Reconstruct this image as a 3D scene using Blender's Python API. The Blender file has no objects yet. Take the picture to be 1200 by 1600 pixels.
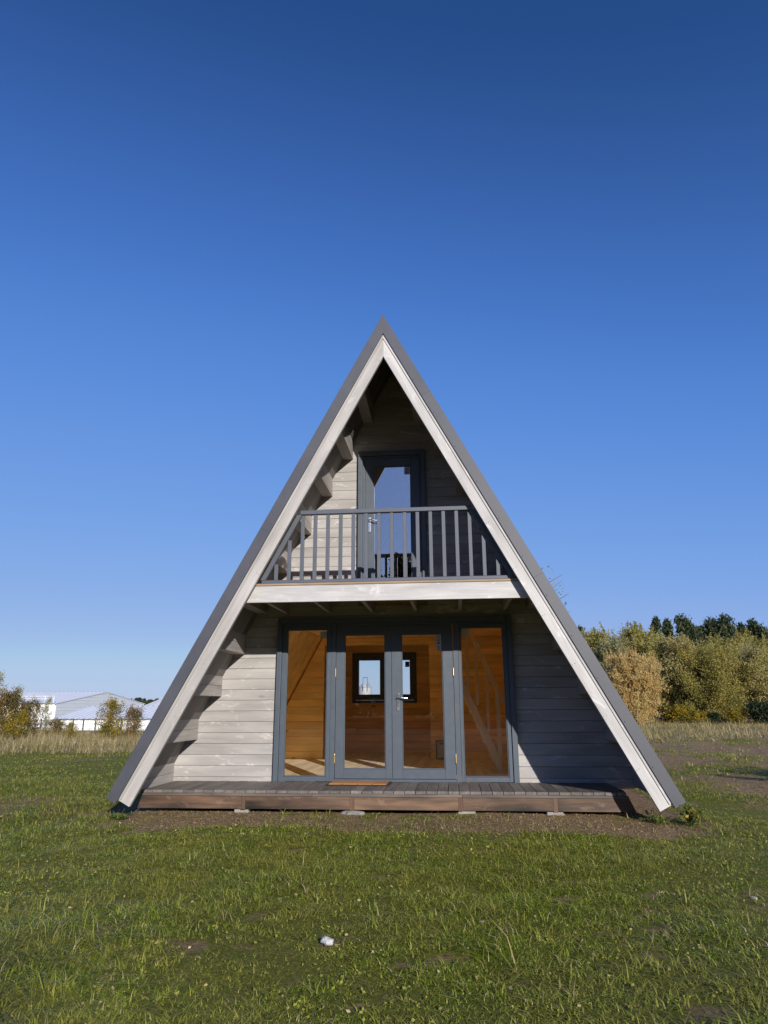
import bpy, math, random
import numpy as np
from mathutils import Vector, Matrix

random.seed(7)
RNG = np.random.default_rng(11)
sc = bpy.context.scene
COL = sc.collection
rad = math.radians

# ------------------------------------------------------------------ camera
F, PITCH, ROLL, YAW = 1087.4, 0.271, -0.0047, 0.0952
CAM = Vector((0.767, -8.024, 0.948))
_fwd = Vector((-math.sin(YAW) * math.cos(PITCH), math.cos(YAW) * math.cos(PITCH), math.sin(PITCH)))
_r = Vector((math.cos(YAW), math.sin(YAW), 0)); _u = _r.cross(_fwd)
RT = math.cos(ROLL) * _r + math.sin(ROLL) * _u
UP = -math.sin(ROLL) * _r + math.cos(ROLL) * _u
def at(px, py, Y):
    d = _fwd + (px - 600) / F * RT - (py - 800) / F * UP
    t = (Y - CAM.y) / d.y
    return CAM + d * t
cd = bpy.data.cameras.new('camera'); cam = bpy.data.objects.new('camera', cd); COL.objects.link(cam)
cam.matrix_world = Matrix(((RT.x, UP.x, -_fwd.x, CAM.x), (RT.y, UP.y, -_fwd.y, CAM.y), (RT.z, UP.z, -_fwd.z, CAM.z), (0, 0, 0, 1)))
cd.sensor_fit = 'VERTICAL'; cd.sensor_height = 36; cd.lens = F / 1600 * 36
cd.clip_start = 0.05; cd.clip_end = 5000
sc.camera = cam

# ------------------------------------------------------------------ light
SUN = Vector((0.45, -1.0, 0.378)).normalized()
EL = math.asin(SUN.z); AZ = math.atan2(SUN.x, SUN.y)
w = bpy.data.worlds.new('World'); sc.world = w; w.use_nodes = True
nt = w.node_tree; bg = nt.nodes['Background']
sky = nt.nodes.new('ShaderNodeTexSky'); sky.sky_type = 'NISHITA'; sky.sun_disc = False
sky.sun_elevation = EL; sky.sun_rotation = AZ
sky.altitude = 0; sky.air_density = 0.8; sky.dust_density = 0.3; sky.ozone_density = 8.0
# grade the physical sky to the deep clear autumn blue
SK = 0.14
def vscale(v, k):
    x = nt.nodes.new('ShaderNodeVectorMath'); x.operation = 'MULTIPLY'; x.inputs[1].default_value = k; nt.links.new(v, x.inputs[0]); return x.outputs[0]
cv = nt.nodes.new('ShaderNodeRGBCurve'); cv.mapping.extend = 'HORIZONTAL'
for ci, pts in enumerate([
    [(0, 0), (.029, .020), (.034, .034), (.045, .056), (.065, .100), (.11, .172), (.288, .352), (.458, .455), (1, .54), (2.5, .60)],
    [(0, 0), (.082, .072), (.10, .108), (.13, .166), (.187, .252), (.317, .350), (.673, .510), (.76, .575), (1.2, .62), (2.5, .66)],
    [(0, 0), (.235, .245), (.283, .35), (.363, .51), (.509, .675), (.79, .770), (1.178, .80), (1.6, .82), (2.5, .84)]]):
    pts = [(a_ / 2.5, b_) for a_, b_ in pts]
    c_ = cv.mapping.curves[ci]
    while len(c_.points) < len(pts): c_.points.new(.5, .5)
    for p_, (a_, b_) in zip(c_.points, pts): p_.location = (a_, b_); p_.handle_type = 'AUTO_CLAMPED'
cv.mapping.update()
mn = nt.nodes.new('ShaderNodeVectorMath'); mn.operation = 'MINIMUM'; mn.inputs[1].default_value = (.99,) * 3
nt.links.new(vscale(sky.outputs[0], (SK / 2.5,) * 3), mn.inputs[0]); nt.links.new(mn.outputs[0], cv.inputs[1])
nt.links.new(vscale(cv.outputs[0], (1 / SK,) * 3), bg.inputs[0]); bg.inputs[1].default_value = SK
ld = bpy.data.lights.new('sun', 'SUN'); ld.energy = 5.0; ld.angle = rad(0.5); ld.color = (1.0, 0.95, 0.885)
lo = bpy.data.objects.new('sun', ld); COL.objects.link(lo)
lo.rotation_euler = SUN.to_track_quat('Z', 'Y').to_euler()
sc.view_settings.view_transform = 'Standard'; sc.view_settings.look = 'None'
sc.view_settings.gamma = 1; sc.view_settings.exposure = 0.0

# ------------------------------------------------------------------ materials
def mat(name):
    m = bpy.data.materials.new(name); m.use_nodes = True
    n = m.node_tree.nodes; b = n['Principled BSDF']
    return m, n, m.node_tree.links, b
def nd(n, t, **k):
    x = n.new(t)
    for a, v in k.items():
        if a.startswith('i_'):
            x.inputs[a[2:].replace('_', ' ')].default_value = v
        else: setattr(x, a, v)
    return x
def ramp(n, stops):
    r = n.new('ShaderNodeValToRGB'); e = r.color_ramp.elements
    while len(e) < len(stops): e.new(0.5)
    for q, (p, c) in zip(e, stops):
        q.position = p; q.color = (*c, 1) if len(c) == 3 else c
    return r
def mixc(n, l, f, a, b, mode='MIX'):
    x = n.new('ShaderNodeMix'); x.data_type = 'RGBA'; x.blend_type = mode
    for s, v in ((0, f), (6, a), (7, b)):
        if hasattr(v, 'links'): l.new(v, x.inputs[s])
        elif isinstance(v, tuple): x.inputs[s].default_value = (*v, 1)
        else: x.inputs[s].default_value = v
    return x.outputs[2]
def math_(n, l, op, a, b=None, clamp=False):
    x = n.new('ShaderNodeMath'); x.operation = op; x.use_clamp = clamp
    for i, v in ((0, a), (1, b)):
        if v is None: continue
        if hasattr(v, 'links'): l.new(v, x.inputs[i])
        else: x.inputs[i].default_value = v
    return x.outputs[0]
def coords(n, l, scale=(1, 1, 1), rot=(0, 0, 0), island=True):
    tc = n.new('ShaderNodeTexCoord'); mp = n.new('ShaderNodeMapping')
    mp.inputs['Scale'].default_value = scale; mp.inputs['Rotation'].default_value = rot
    l.new(tc.outputs['Object'], mp.inputs[0])
    if not island: return mp.outputs[0]
    g = n.new('ShaderNodeNewGeometry'); v = n.new('ShaderNodeVectorMath'); v.operation = 'ADD'
    s = n.new('ShaderNodeVectorMath'); s.operation = 'SCALE'; s.inputs[0].default_value = (37.0, 19.0, 53.0)
    l.new(g.outputs['Random Per Island'], s.inputs['Scale'])
    l.new(mp.outputs[0], v.inputs[0]); l.new(s.outputs[0], v.inputs[1])
    return v.outputs[0]
AX = {'x': (0.06, 1, 1), 'y': (1, 0.06, 1), 'z': (1, 1, 0.06)}
def wood(name, base, dark, axis='x', var=0.12, bloom=0.0, knots=0.5, rough=0.62, grain=60, blotch=0.25, bump=0.25, knotc=None, groove=0):
    m, n, l, b = mat(name)
    a = AX[axis]
    gr = nd(n, 'ShaderNodeTexNoise', i_Scale=grain, i_Detail=5.0, i_Roughness=0.65, i_Distortion=0.6)
    l.new(coords(n, l, a), gr.inputs['Vector'])
    r1 = ramp(n, [(0.28, dark), (0.62, base)]); l.new(gr.outputs['Fac'], r1.inputs[0])
    # rings and soft tone along the board
    bl = nd(n, 'ShaderNodeTexNoise', i_Scale=5.0, i_Detail=3.0); k = tuple(max(v, .22) if v < 1 else 1 for v in a)
    l.new(coords(n, l, k), bl.inputs['Vector'])
    rb = ramp(n, [(0.3, (1 - blotch,) * 3), (0.7, (1 + blotch * .5,) * 3)]); l.new(bl.outputs['Fac'], rb.inputs[0])
    c = mixc(n, l, 1.0, r1.outputs[0], rb.outputs[0], 'MULTIPLY')
    g = n.new('ShaderNodeNewGeometry')
    rv = ramp(n, [(0, (1 - var, 1 - var, 1 - var * .9)), (.5, (1, 1 - var * .15, 1 - var * .3)), (1, (1 + var * .8, 1 + var * .8, 1 + var * .7))]); l.new(g.outputs['Random Per Island'], rv.inputs[0])
    c = mixc(n, l, 1.0, c, rv.outputs[0], 'MULTIPLY')
    if bloom:   # pale filler marks over the knots
        bn = nd(n, 'ShaderNodeTexNoise', i_Scale=7.0, i_Detail=4.0, i_Roughness=.7, i_Distortion=1.0)
        l.new(coords(n, l, tuple(.45 if v < 1 else 1 for v in a)), bn.inputs['Vector'])
        rr = ramp(n, [(0.58, (0, 0, 0)), (0.68, (1, 1, 1))]); l.new(bn.outputs['Fac'], rr.inputs[0])
        c = mixc(n, l, math_(n, l, 'MULTIPLY', rr.outputs[0], bloom), c, tuple(min(1, v * 1.35 + .06) for v in base))
    if knots:
        vo = nd(n, 'ShaderNodeTexVoronoi', i_Scale=3.4)
        l.new(coords(n, l, tuple(.42 if v < 1 else 1 for v in a)), vo.inputs['Vector'])
        rk = ramp(n, [(0.03, (1, 1, 1)), (0.085, (0, 0, 0))]); l.new(vo.outputs['Distance'], rk.inputs[0])
        c = mixc(n, l, math_(n, l, 'MULTIPLY', rk.outputs[0], knots), c, knotc or tuple(v * .45 for v in dark))
    l.new(c, b.inputs['Base Color'])
    rg = math_(n, l, 'MULTIPLY_ADD', gr.outputs['Fac'], .25); rg.node.inputs[2].default_value = rough - .12
    l.new(rg, b.inputs['Roughness'])
    bp = nd(n, 'ShaderNodeBump', i_Strength=bump, i_Distance=0.004)
    hgt = gr.outputs['Fac']
    if groove:
        wv = nd(n, 'ShaderNodeTexWave', i_Scale=groove, wave_type='BANDS', bands_direction='X' if axis != 'x' else 'Z', wave_profile='SIN')
        l.new(coords(n, l, island=False), wv.inputs['Vector'])
        hgt = math_(n, l, 'MULTIPLY_ADD', wv.outputs['Fac'], 1.0); l.new(gr.outputs['Fac'], hgt.node.inputs[2])
    l.new(hgt, bp.inputs['Height']); l.new(bp.outputs[0], b.inputs['Normal'])
    return m
def paint(name, c, rough=.45, var=.10, metallic=0.0, scale=9, bump=.06, spec=.5):
    m, n, l, b = mat(name)
    no = nd(n, 'ShaderNodeTexNoise', i_Scale=scale, i_Detail=6.0, i_Roughness=.65)
    l.new(coords(n, l), no.inputs['Vector'])
    r = ramp(n, [(.3, tuple(v * (1 - var) for v in c)), (.7, tuple(v * (1 + var) for v in c))]); l.new(no.outputs['Fac'], r.inputs[0])
    l.new(r.outputs[0], b.inputs['Base Color']); b.inputs['Metallic'].default_value = metallic
    rr = math_(n, l, 'MULTIPLY_ADD', no.outputs['Fac'], .2); rr.node.inputs[2].default_value = rough - .1; l.new(rr, b.inputs['Roughness'])
    b.inputs['Specular IOR Level'].default_value = spec
    bp = nd(n, 'ShaderNodeBump', i_Strength=bump, i_Distance=.003)
    n2 = nd(n, 'ShaderNodeTexNoise', i_Scale=scale * 14, i_Detail=3.0); l.new(coords(n, l), n2.inputs['Vector'])
    l.new(n2.outputs['Fac'], bp.inputs['Height']); l.new(bp.outputs[0], b.inputs['Normal'])
    return m
def glass(name, ior=1.5, tint=(.995, .998, .995), dirt=.0):
    m, n, l, b = mat(name); n.remove(b); out = n['Material Output']
    fr = nd(n, 'ShaderNodeFresnel', i_IOR=ior); ge = n.new('ShaderNodeNewGeometry')
    l.new(math_(n, l, 'POWER', ior, math_(n, l, 'SUBTRACT', 1.0, math_(n, l, 'MULTIPLY', ge.outputs['Backfacing'], 2.0))), fr.inputs['IOR']); tr = n.new('ShaderNodeBsdfTransparent'); tr.inputs[0].default_value = (*tint, 1)
    gl = n.new('ShaderNodeBsdfGlossy'); gl.inputs['Roughness'].default_value = 0.0; gl.inputs[0].default_value = (1, 1, 1, 1)
    mx = n.new('ShaderNodeMixShader'); l.new(fr.outputs[0], mx.inputs[0]); l.new(tr.outputs[0], mx.inputs[1]); l.new(gl.outputs[0], mx.inputs[2])
    bp = nd(n, 'ShaderNodeBump', i_Strength=.02, i_Distance=.01)
    no = nd(n, 'ShaderNodeTexNoise', i_Scale=1.3); l.new(coords(n, l), no.inputs['Vector']); l.new(no.outputs['Fac'], bp.inputs['Height']); l.new(bp.outputs[0], gl.inputs['Normal'])
    l.new(mx.outputs[0], out.inputs[0]); return m
def foliage(name, stops, clump=None, trans=.35, cs=.6, rough=.6):
    m, n, l, b = mat(name); out = n['Material Output']
    g = n.new('ShaderNodeNewGeometry')
    r = ramp(n, stops); l.new(g.outputs['Random Per Island'], r.inputs[0]); c = r.outputs[0]
    if clump:
        no = nd(n, 'ShaderNodeTexNoise', i_Scale=cs, i_Detail=3.0)
        tc = n.new('ShaderNodeTexCoord'); l.new(tc.outputs['Object'], no.inputs['Vector'])
        rc = ramp(n, [(.42, (0, 0, 0)), (.60, (1, 1, 1))]); l.new(no.outputs['Fac'], rc.inputs[0])
        c = mixc(n, l, math_(n, l, 'MULTIPLY', rc.outputs[0], .75), c, clump)
    l.new(c, b.inputs['Base Color']); b.inputs['Roughness'].default_value = rough; b.inputs['Specular IOR Level'].default_value = .25
    t = n.new('ShaderNodeBsdfTranslucent'); l.new(c, t.inputs[0])
    mx = n.new('ShaderNodeMixShader'); mx.inputs[0].default_value = trans
    l.new(b.outputs[0], mx.inputs[1]); l.new(t.outputs[0], mx.inputs[2]); l.new(mx.outputs[0], out.inputs[0])
    return m

M = {}
M['wall'] = wood('grey_stained_board', (.412, .390, .372), (.352, .331, .314), 'x', var=.07, bloom=.8, knots=.5, grain=24)
M['side'] = wood('grey_stained_side_board', (.40, .375, .352), (.31, .285, .265), 'y', var=.10, bloom=.3, knots=.4, grain=26)
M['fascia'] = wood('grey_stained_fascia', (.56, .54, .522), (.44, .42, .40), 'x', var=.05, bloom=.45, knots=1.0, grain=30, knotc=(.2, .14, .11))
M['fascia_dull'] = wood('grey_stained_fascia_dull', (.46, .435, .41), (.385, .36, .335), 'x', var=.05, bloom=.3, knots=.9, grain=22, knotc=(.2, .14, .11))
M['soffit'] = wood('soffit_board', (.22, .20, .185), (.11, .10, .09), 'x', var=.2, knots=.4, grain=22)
M['anth'] = paint('anthracite_paint', (.078, .096, .119), .42, var=.06)
M['anth_rail'] = paint('anthracite_rail_paint', (.088, .098, .122), .5, var=.08)
M['trim'] = paint('roof_sheet_metal', (.074, .076, .090), .45, var=.10, scale=2.5)
M['deck'] = wood('weathered_deck_board', (.20, .175, .155), (.105, .09, .08), 'y', var=.22, knots=.4, grain=34, blotch=.35, groove=26, bump=.5)
M['strip'] = wood('weathered_edge_strip', (.155, .130, .108), (.085, .07, .06), 'x', var=.2, knots=.3, grain=26, blotch=.4)
M['rim'] = wood('brown_stained_rim', (.175, .100, .055), (.040, .032, .027), 'x', var=.30, knots=.8, grain=15, blotch=.95, bloom=.35, bump=.5)
M['post'] = wood('brown_spacer', (.16, .085, .045), (.09, .05, .03), 'z', knots=.2)
M['tan'] = wood('bare_board_edge', (.42, .29, .19), (.30, .20, .13), 'x', knots=.2)
M['pine'] = wood('varnished_pine', (.96, .69, .26), (.91, .58, .18), 'x', var=.10, knots=.85, grain=12, knotc=(.16, .055, .015), rough=.5)
M['pine_y'] = wood('varnished_pine_side', (.96, .69, .26), (.91, .58, .18), 'y', var=.10, knots=.85, grain=12, knotc=(.16, .055, .015), rough=.5)
M['floorpine'] = wood('pale_pine_floor', (.95, .83, .62), (.91, .76, .52), 'y', var=.10, knots=.5, grain=12, rough=.45)
M['stair'] = wood('pale_stair_timber', (.94, .76, .50), (.84, .62, .36), 'z', knots=.4, grain=14)
M['glass'] = glass('window_glass')
M['glass_up'] = glass('balcony_glass', 4.2, (.75, .80, .84))
M['chrome'] = paint('brushed_steel', (.72, .72, .72), .25, metallic=1.0, var=.04)
M['brass'] = paint('brass', (.75, .52, .22), .35, metallic=1.0, var=.05)
M['sticker'] = paint('sticker_paper', (.46, .48, .47), .6, var=.04)
M['ink'] = paint('sticker_ink', (.05, .055, .06), .6)
M['crumb'] = wood('earth_crumb', (.24, .160, .090), (.15, .098, .056), 'x', var=.45, knots=0, rough=.9)
M['silo'] = paint('silo_metal', (.46, .47, .48), .5, var=.08)
M['rubber'] = paint('black_rubber', (.025, .023, .02), .8)
M['coir'] = wood('orange_coir', (.50, .235, .085), (.36, .155, .05), 'x', knots=0, grain=90, var=.12, bump=.8, rough=.85)
M['concrete'] = paint('concrete', (.30, .28, .25), .9, var=.2, scale=12, bump=.5)
M['paper'] = paint('white_paper', (.52, .51, .49), .7, var=.05)
M['stone'] = paint('pale_stone', (.34, .31, .27), .85, var=.2, scale=20, bump=.4)
M['white_clad'] = paint('white_cladding', (.84, .84, .84), .55, var=.03, scale=.5)
M['grey_clad'] = paint('grey_cladding', (.72, .735, .75), .5, var=.04, scale=.4)
M['grey_roof'] = paint('pale_grey_roof_sheet', (.74, .75, .77), .5, var=.05, scale=.4)
M['wire'] = paint('fence_metal', (.07, .08, .075), .6)
M['bark'] = wood('bark', (.12, .095, .075), (.05, .04, .032), 'z', knots=0, grain=18, bump=.8)
M['birch'] = wood('pale_bark', (.30, .28, .25), (.10, .09, .08), 'z', knots=0, grain=14, bump=.5)

def ground_mat():
    m, n, l, b = mat('field_ground')
    tc = n.new('ShaderNodeTexCoord'); P = tc.outputs['Object']
    def no(s, d=6.0, r=.6):
        x = nd(n, 'ShaderNodeTexNoise', i_Scale=s, i_Detail=d, i_Roughness=r); l.new(P, x.inputs['Vector']); return x.outputs['Fac']
    soil = ramp(n, [(.3, (.12, .074, .040)), (.48, (.28, .188, .104)), (.7, (.50, .37, .215))]); l.new(no(16, 12, .8), soil.inputs[0])
    turf = ramp(n, [(.32, (.06, .058, .014)), (.5, (.165, .18, .032)), (.72, (.34, .31, .09))]); l.new(no(38, 10, .8), turf.inputs[0])
    straw = ramp(n, [(.3, (.20, .15, .075)), (.7, (.38, .29, .16))]); l.new(no(6, 9, .7), straw.inputs[0])
    at_ = n.new('ShaderNodeAttribute'); at_.attribute_name = 'cover'
    sep = n.new('ShaderNodeSeparateColor'); l.new(at_.outputs['Color'], sep.inputs[0])
    def edge(v, s, k):
        q = math_(n, l, 'MULTIPLY_ADD', math_(n, l, 'SUBTRACT', no(s, 8, .7), .5), k); l.new(v, q.node.inputs[2])
        r = ramp(n, [(.38, (0, 0, 0)), (.62, (1, 1, 1))]); l.new(q, r.inputs[0]); return r.outputs[0]
    lit = ramp(n, [(.60, (0, 0, 0)), (.68, (1, 1, 1))]); l.new(no(55, 4, .7), lit.inputs[0])
    soil_ = mixc(n, l, math_(n, l, 'MULTIPLY', lit.outputs[0], .55), soil.outputs[0], (.50, .40, .25))
    c = mixc(n, l, edge(sep.outputs[0], 7, 1.5), soil_, turf.outputs[0])
    c = mixc(n, l, edge(sep.outputs[1], 1.2, .9), c, straw.outputs[0])
    l.new(c, b.inputs['Base Color']); b.inputs['Roughness'].default_value = .95; b.inputs['Specular IOR Level'].default_value = .1
    bp = nd(n, 'ShaderNodeBump', i_Strength=1.0, i_Distance=.05); l.new(no(26, 12, .8), bp.inputs['Height']); l.new(bp.outputs[0], b.inputs['Normal'])
    return m
M['ground'] = ground_mat()
GREEN = [(0, (.085, .125, .012)), (.35, (.245, .315, .028)), (.68, (.39, .445, .055)), (.86, (.52, .50, .11)), (.93, (.64, .52, .22)), (1, (.74, .60, .34))]
M['grass'] = foliage('grass_blade', GREEN, (.38, .36, .07), .45, 1.6, .45)
M['straw'] = foliage('dry_grass_blade', [(0, (.30, .23, .09)), (.5, (.52, .41, .19)), (1, (.68, .56, .31))], (.34, .30, .11), .3, .25)
M['weed'] = foliage('weed_leaf', [(0, (.042, .077, .017)), (.6, (.098, .140, .028)), (1, (.168, .196, .042))], None, .3)
M['yellow'] = foliage('yellow_leaf', [(0, (.36, .21, .02)), (1, (.52, .36, .05))], None, .35)
M['olive'] = foliage('olive_leaf', [(0, (0.244, 0.232, 0.067)), (.4, (0.329, 0.305, 0.079)), (.75, (0.415, 0.366, 0.104)), (1, (0.537, 0.451, 0.146))], (0.464, 0.378, 0.104), .48, .455)
M['tan_leaf'] = foliage('tan_leaf', [(0, (0.342, 0.287, 0.110)), (.4, (0.439, 0.366, 0.140)), (.75, (0.525, 0.439, 0.183)), (1, (0.634, 0.537, 0.244))], (0.403, 0.378, 0.122), .48, .45)
M['greygreen'] = foliage('grey_green_leaf', [(0, (0.293, 0.293, 0.140)), (.4, (0.378, 0.372, 0.183)), (.75, (0.464, 0.445, 0.232)), (1, (0.586, 0.549, 0.317))], (0.366, 0.317, 0.122), .48, .45)
M['gold'] = foliage('gold_willow_leaf', [(0, (.36, .265, .095)), (.5, (.62, .475, .19)), (1, (.80, .67, .35))], (.60, .42, .16), .45, .7)
M['bright'] = foliage('bright_yellow_leaf', [(0, (.125, .125, .019)), (.5, (.375, .263, .025)), (1, (.625, .425, .050))], (.100, .112, .019), .35, 1.2)
M['rust'] = foliage('rust_leaf', [(0, (.081, .095, .027)), (.5, (.230, .149, .041)), (1, (.486, .230, .068))], (.081, .101, .034), .35, 1.3)
M['dark'] = foliage('dark_evergreen', [(0, (.010, .018, .007)), (.6, (.022, .036, .013)), (1, (.045, .06, .02))], None, .1)
M['pine_n'] = foliage('pine_needle', [(0, (.022, .036, .016)), (.6, (.055, .075, .030)), (1, (.12, .13, .055))], None, .2)
M['dim'] = foliage('dim_leaf', [(0, (.025, .025, .010)), (.6, (.05, .05, .018)), (1, (.09, .075, .025))], None, .2)

# ------------------------------------------------------------------ helpers
class MB:
    def __init__(s): s.v = []; s.f = []
    def add(s, vs, fs):
        o = len(s.v); s.v += [tuple(q) for q in vs]; s.f += [tuple(o + i for i in f) for f in fs]; return s
    def box(s, x0, x1, y0, y1, z0, z1):
        return s.add([(x, y, z) for z in (z0, z1) for y in (y0, y1) for x in (x0, x1)],
                     [(0, 2, 3, 1), (4, 5, 7, 6), (0, 1, 5, 4), (2, 6, 7, 3), (0, 4, 6, 2), (1, 3, 7, 5)])
    def prism(s, poly, a, b, axis='y'):      # poly = (x, z) list counter-clockwise seen from -y
        n = len(poly)
        P = (lambda p, t: (p[0], t, p[1])) if axis == 'y' else (lambda p, t: (t, p[0], p[1]))
        return s.add([P(p, a) for p in poly] + [P(p, b) for p in poly],
                     [tuple(range(n)), tuple(range(2 * n - 1, n - 1, -1))] + [(i, i + n, (i + 1) % n + n, (i + 1) % n) for i in range(n)])
    def board(s, xl, xr, z0, z1, y0, y1, ch=.0045):   # horizontal board, chamfered front edges, raked ends
        zs = (z0 + .0012, z0 + ch, z1 - ch, z1 - .0012); ys = (y0 + ch, y0, y0, y0 + ch)
        vs = []
        for f in (xl, xr):
            for z, y in zip(zs, ys): vs.append((f(z), y, z))
            vs += [(f(z1), y1, z1), (f(z0), y1, z0)]
        n = 6
        return s.add(vs, [tuple(range(n - 1, -1, -1)), tuple(range(n, 2 * n))] + [(i, (i + 1) % n, (i + 1) % n + n, i + n) for i in range(n)])
    def tube(s, p0, p1, r0, r1, n=6):
        p0, p1 = Vector(p0), Vector(p1); d = (p1 - p0).normalized()
        a = d.orthogonal().normalized(); b = d.cross(a)
        vs = [p + (a * math.cos(t) + b * math.sin(t)) * r for p, r in ((p0, r0), (p1, r1)) for t in [2 * math.pi * k / n for k in range(n)]]
        return s.add(vs, [(i, (i + 1) % n, (i + 1) % n + n, i + n) for i in range(n)] + [tuple(range(n - 1, -1, -1)), tuple(range(n, 2 * n))])
    def path(s, pts, radii, n=6):
        for k in range(len(pts) - 1): s.tube(pts[k], pts[k + 1], radii[k], radii[k + 1], n)
        return s
    def build(s, name, m, parent=None, bevel=0, smooth=False, world=None):
        me = bpy.data.meshes.new(name); me.from_pydata(s.v, [], s.f); me.update()
        if smooth: me.shade_smooth()
        return link(name, me, m, parent, bevel)
def link(name, me, m, parent=None, bevel=0):
    o = bpy.data.objects.new(name, me); COL.objects.link(o)
    if m is not None: me.materials.append(m if not isinstance(m, str) else M[m])
    if parent is not None:
        o.parent = parent
        if parent.type == 'EMPTY': o.location = -Vector(parent.location)     # vertices are written in place
    if bevel:
        b = o.modifiers.new('bevel', 'BEVEL'); b.width = bevel; b.segments = 2; b.limit_method = 'ANGLE'; b.angle_limit = rad(40)
    return o
def empty(name, loc, label=None, cat=None, group=None):
    o = bpy.data.objects.new(name, None); COL.objects.link(o); o.location = loc; o.empty_display_size = .2
    if label: tag(o, label, cat, group)
    return o
def tag(o, label, cat, group=None, kind=None):
    o['label'] = label; o['category'] = cat
    if group: o['group'] = group
    if kind: o['kind'] = kind
    return o
def copy_tree(o, parent=None):
    c = o.copy(); COL.objects.link(c)
    if parent is not None: c.parent = parent
    for ch in list(o.children): copy_tree(ch, c)
    return c
def mesh_np(name, V, quads, m, parent=None):
    me = bpy.data.meshes.new(name); k = quads.shape[1]
    me.vertices.add(len(V)); me.vertices.foreach_set('co', V.astype(np.float32).ravel())
    me.loops.add(quads.size); me.loops.foreach_set('vertex_index', quads.astype(np.int32).ravel())
    me.polygons.add(len(quads)); me.polygons.foreach_set('loop_start', np.arange(0, quads.size, k, dtype=np.int32))
    me.update(calc_edges=True); me.validate()
    return link(name, me, m, parent)
class SN:      # smooth random field
    def __init__(s, seed, base, octs=3):
        r = np.random.default_rng(seed); s.k = []
        for o in range(octs):
            for _ in range(7):
                a = r.uniform(0, 2 * math.pi); f = base * 2 ** o * r.uniform(.6, 1.5)
                s.k.append((f * math.cos(a), f * math.sin(a), r.uniform(0, 6.28), .5 ** o))
        s.n = math.sqrt(sum(q[3] ** 2 for q in s.k) / 2)
    def __call__(s, x, y): return sum(a * np.sin(kx * x + ky * y + p) for kx, ky, p, a in s.k) / s.n
def sstep(a, b, x):
    t = np.clip((x - a) / (b - a), 0, 1); return t * t * (3 - 2 * t)

# ------------------------------------------------------------------ ground
n_hole = SN(8, 13.0, 2)
n_big, n_mid, n_sm, n_pat = SN(1, .25), SN(2, .9), SN(3, 3.5), SN(5, 1.5)
G0 = -0.275
def gz(x, y):
    x = np.asarray(x, float); y = np.asarray(y, float)
    inside = sstep(-.6, .3, y) * sstep(9.8, 9, y) * sstep(3.6, 3.0, np.abs(x))
    h = G0 + (.022 * n_mid(x, y) + .010 * n_sm(x, y)) * (1 - .75 * inside)
    h = h + .028 * np.exp(-((y - .62) / .42) ** 2) * sstep(3.4, 2.6, np.abs(x))
    h = h + .05 * n_big(x, y) * sstep(10, 30, np.abs(y - 3))
    drop = sstep(24, 90, y) * sstep(4, -10, x) * 3.9
    return h - drop
def cover(x, y):
    """turf cover 0..1 and straw 0..1"""
    p = n_pat(x, y)
    dirt = np.exp(-((y + .06 - .13 * n_mid(x, 0) - .05 * n_sm(x, 2)) / .52) ** 4) * sstep(-4.4, -2.2, x) * sstep(4.4, 2.4, x)
    dirt = np.maximum(dirt, sstep(.2, .6, y) * sstep(9, 8.6, y) * sstep(3.6, 3.1, np.abs(x)))
    right = sstep(3.2, 4.6, x) * sstep(.3, 2.5, y) * .55 + sstep(4, 7, x) * sstep(7.0, 9.0, y) * .6
    left = sstep(-3.0, -4.0, x) * np.exp(-((y - .3) / .9) ** 2) * sstep(-6.5, -4, x) * .12
    back = sstep(-8.8, -11, y)
    t = .86 + .17 * p - .34 * sstep(.9, 1.5, n_hole(x, y) + .35 * p) - dirt * (.90 + .14 * n_sm(x * .7, y * .7)) - right * (.45 + .30 * n_mid(x * .7, y * .7)) - left - back
    st = sstep(9.5, 13.5, y + 1.2 * n_mid(x, y)) * sstep(-2, -6, x) + sstep(16, 21, y + 1.5 * n_mid(x, y)) * sstep(2, 6, x)
    st = np.clip(st, 0, 1) * sstep(70, 50, y)
    return np.clip(t, 0, 1), st
def axis_pts(lo, hi, c, d0, g):
    out = [c]; d = d0; q = c
    while q < hi: q += d; d = min(d * g, 60); out.append(q)
    d = d0; q = c
    while q > lo: q -= d; d = min(d * g, 60); out.insert(0, q)
    return np.array(out)
gx = axis_pts(-900, 900, 0, .07, 1.022); gy = axis_pts(-400, 1500, -3.5, .07, 1.022)
X, Y = np.meshgrid(gx, gy); Zg = gz(X, Y)
V = np.stack([X.ravel(), Y.ravel(), Zg.ravel()], 1); nx, ny = len(gx), len(gy)
i = np.arange((nx) * (ny)).reshape(ny, nx)
Q = np.stack([i[:-1, :-1].ravel(), i[:-1, 1:].ravel(), i[1:, 1:].ravel(), i[1:, :-1].ravel()], 1)
ground = mesh_np('ground', V, Q, 'ground'); ground.data.shade_smooth(); ground['kind'] = 'structure'
ca = ground.data.color_attributes.new('cover', 'FLOAT_COLOR', 'POINT')
t_, s_ = cover(V[:, 0], V[:, 1]); buf = np.ones((len(V), 4), np.float32); buf[:, 0] = t_; buf[:, 1] = s_; buf[:, 2] = 0
ca.data.foreach_set('color', buf.ravel())

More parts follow.
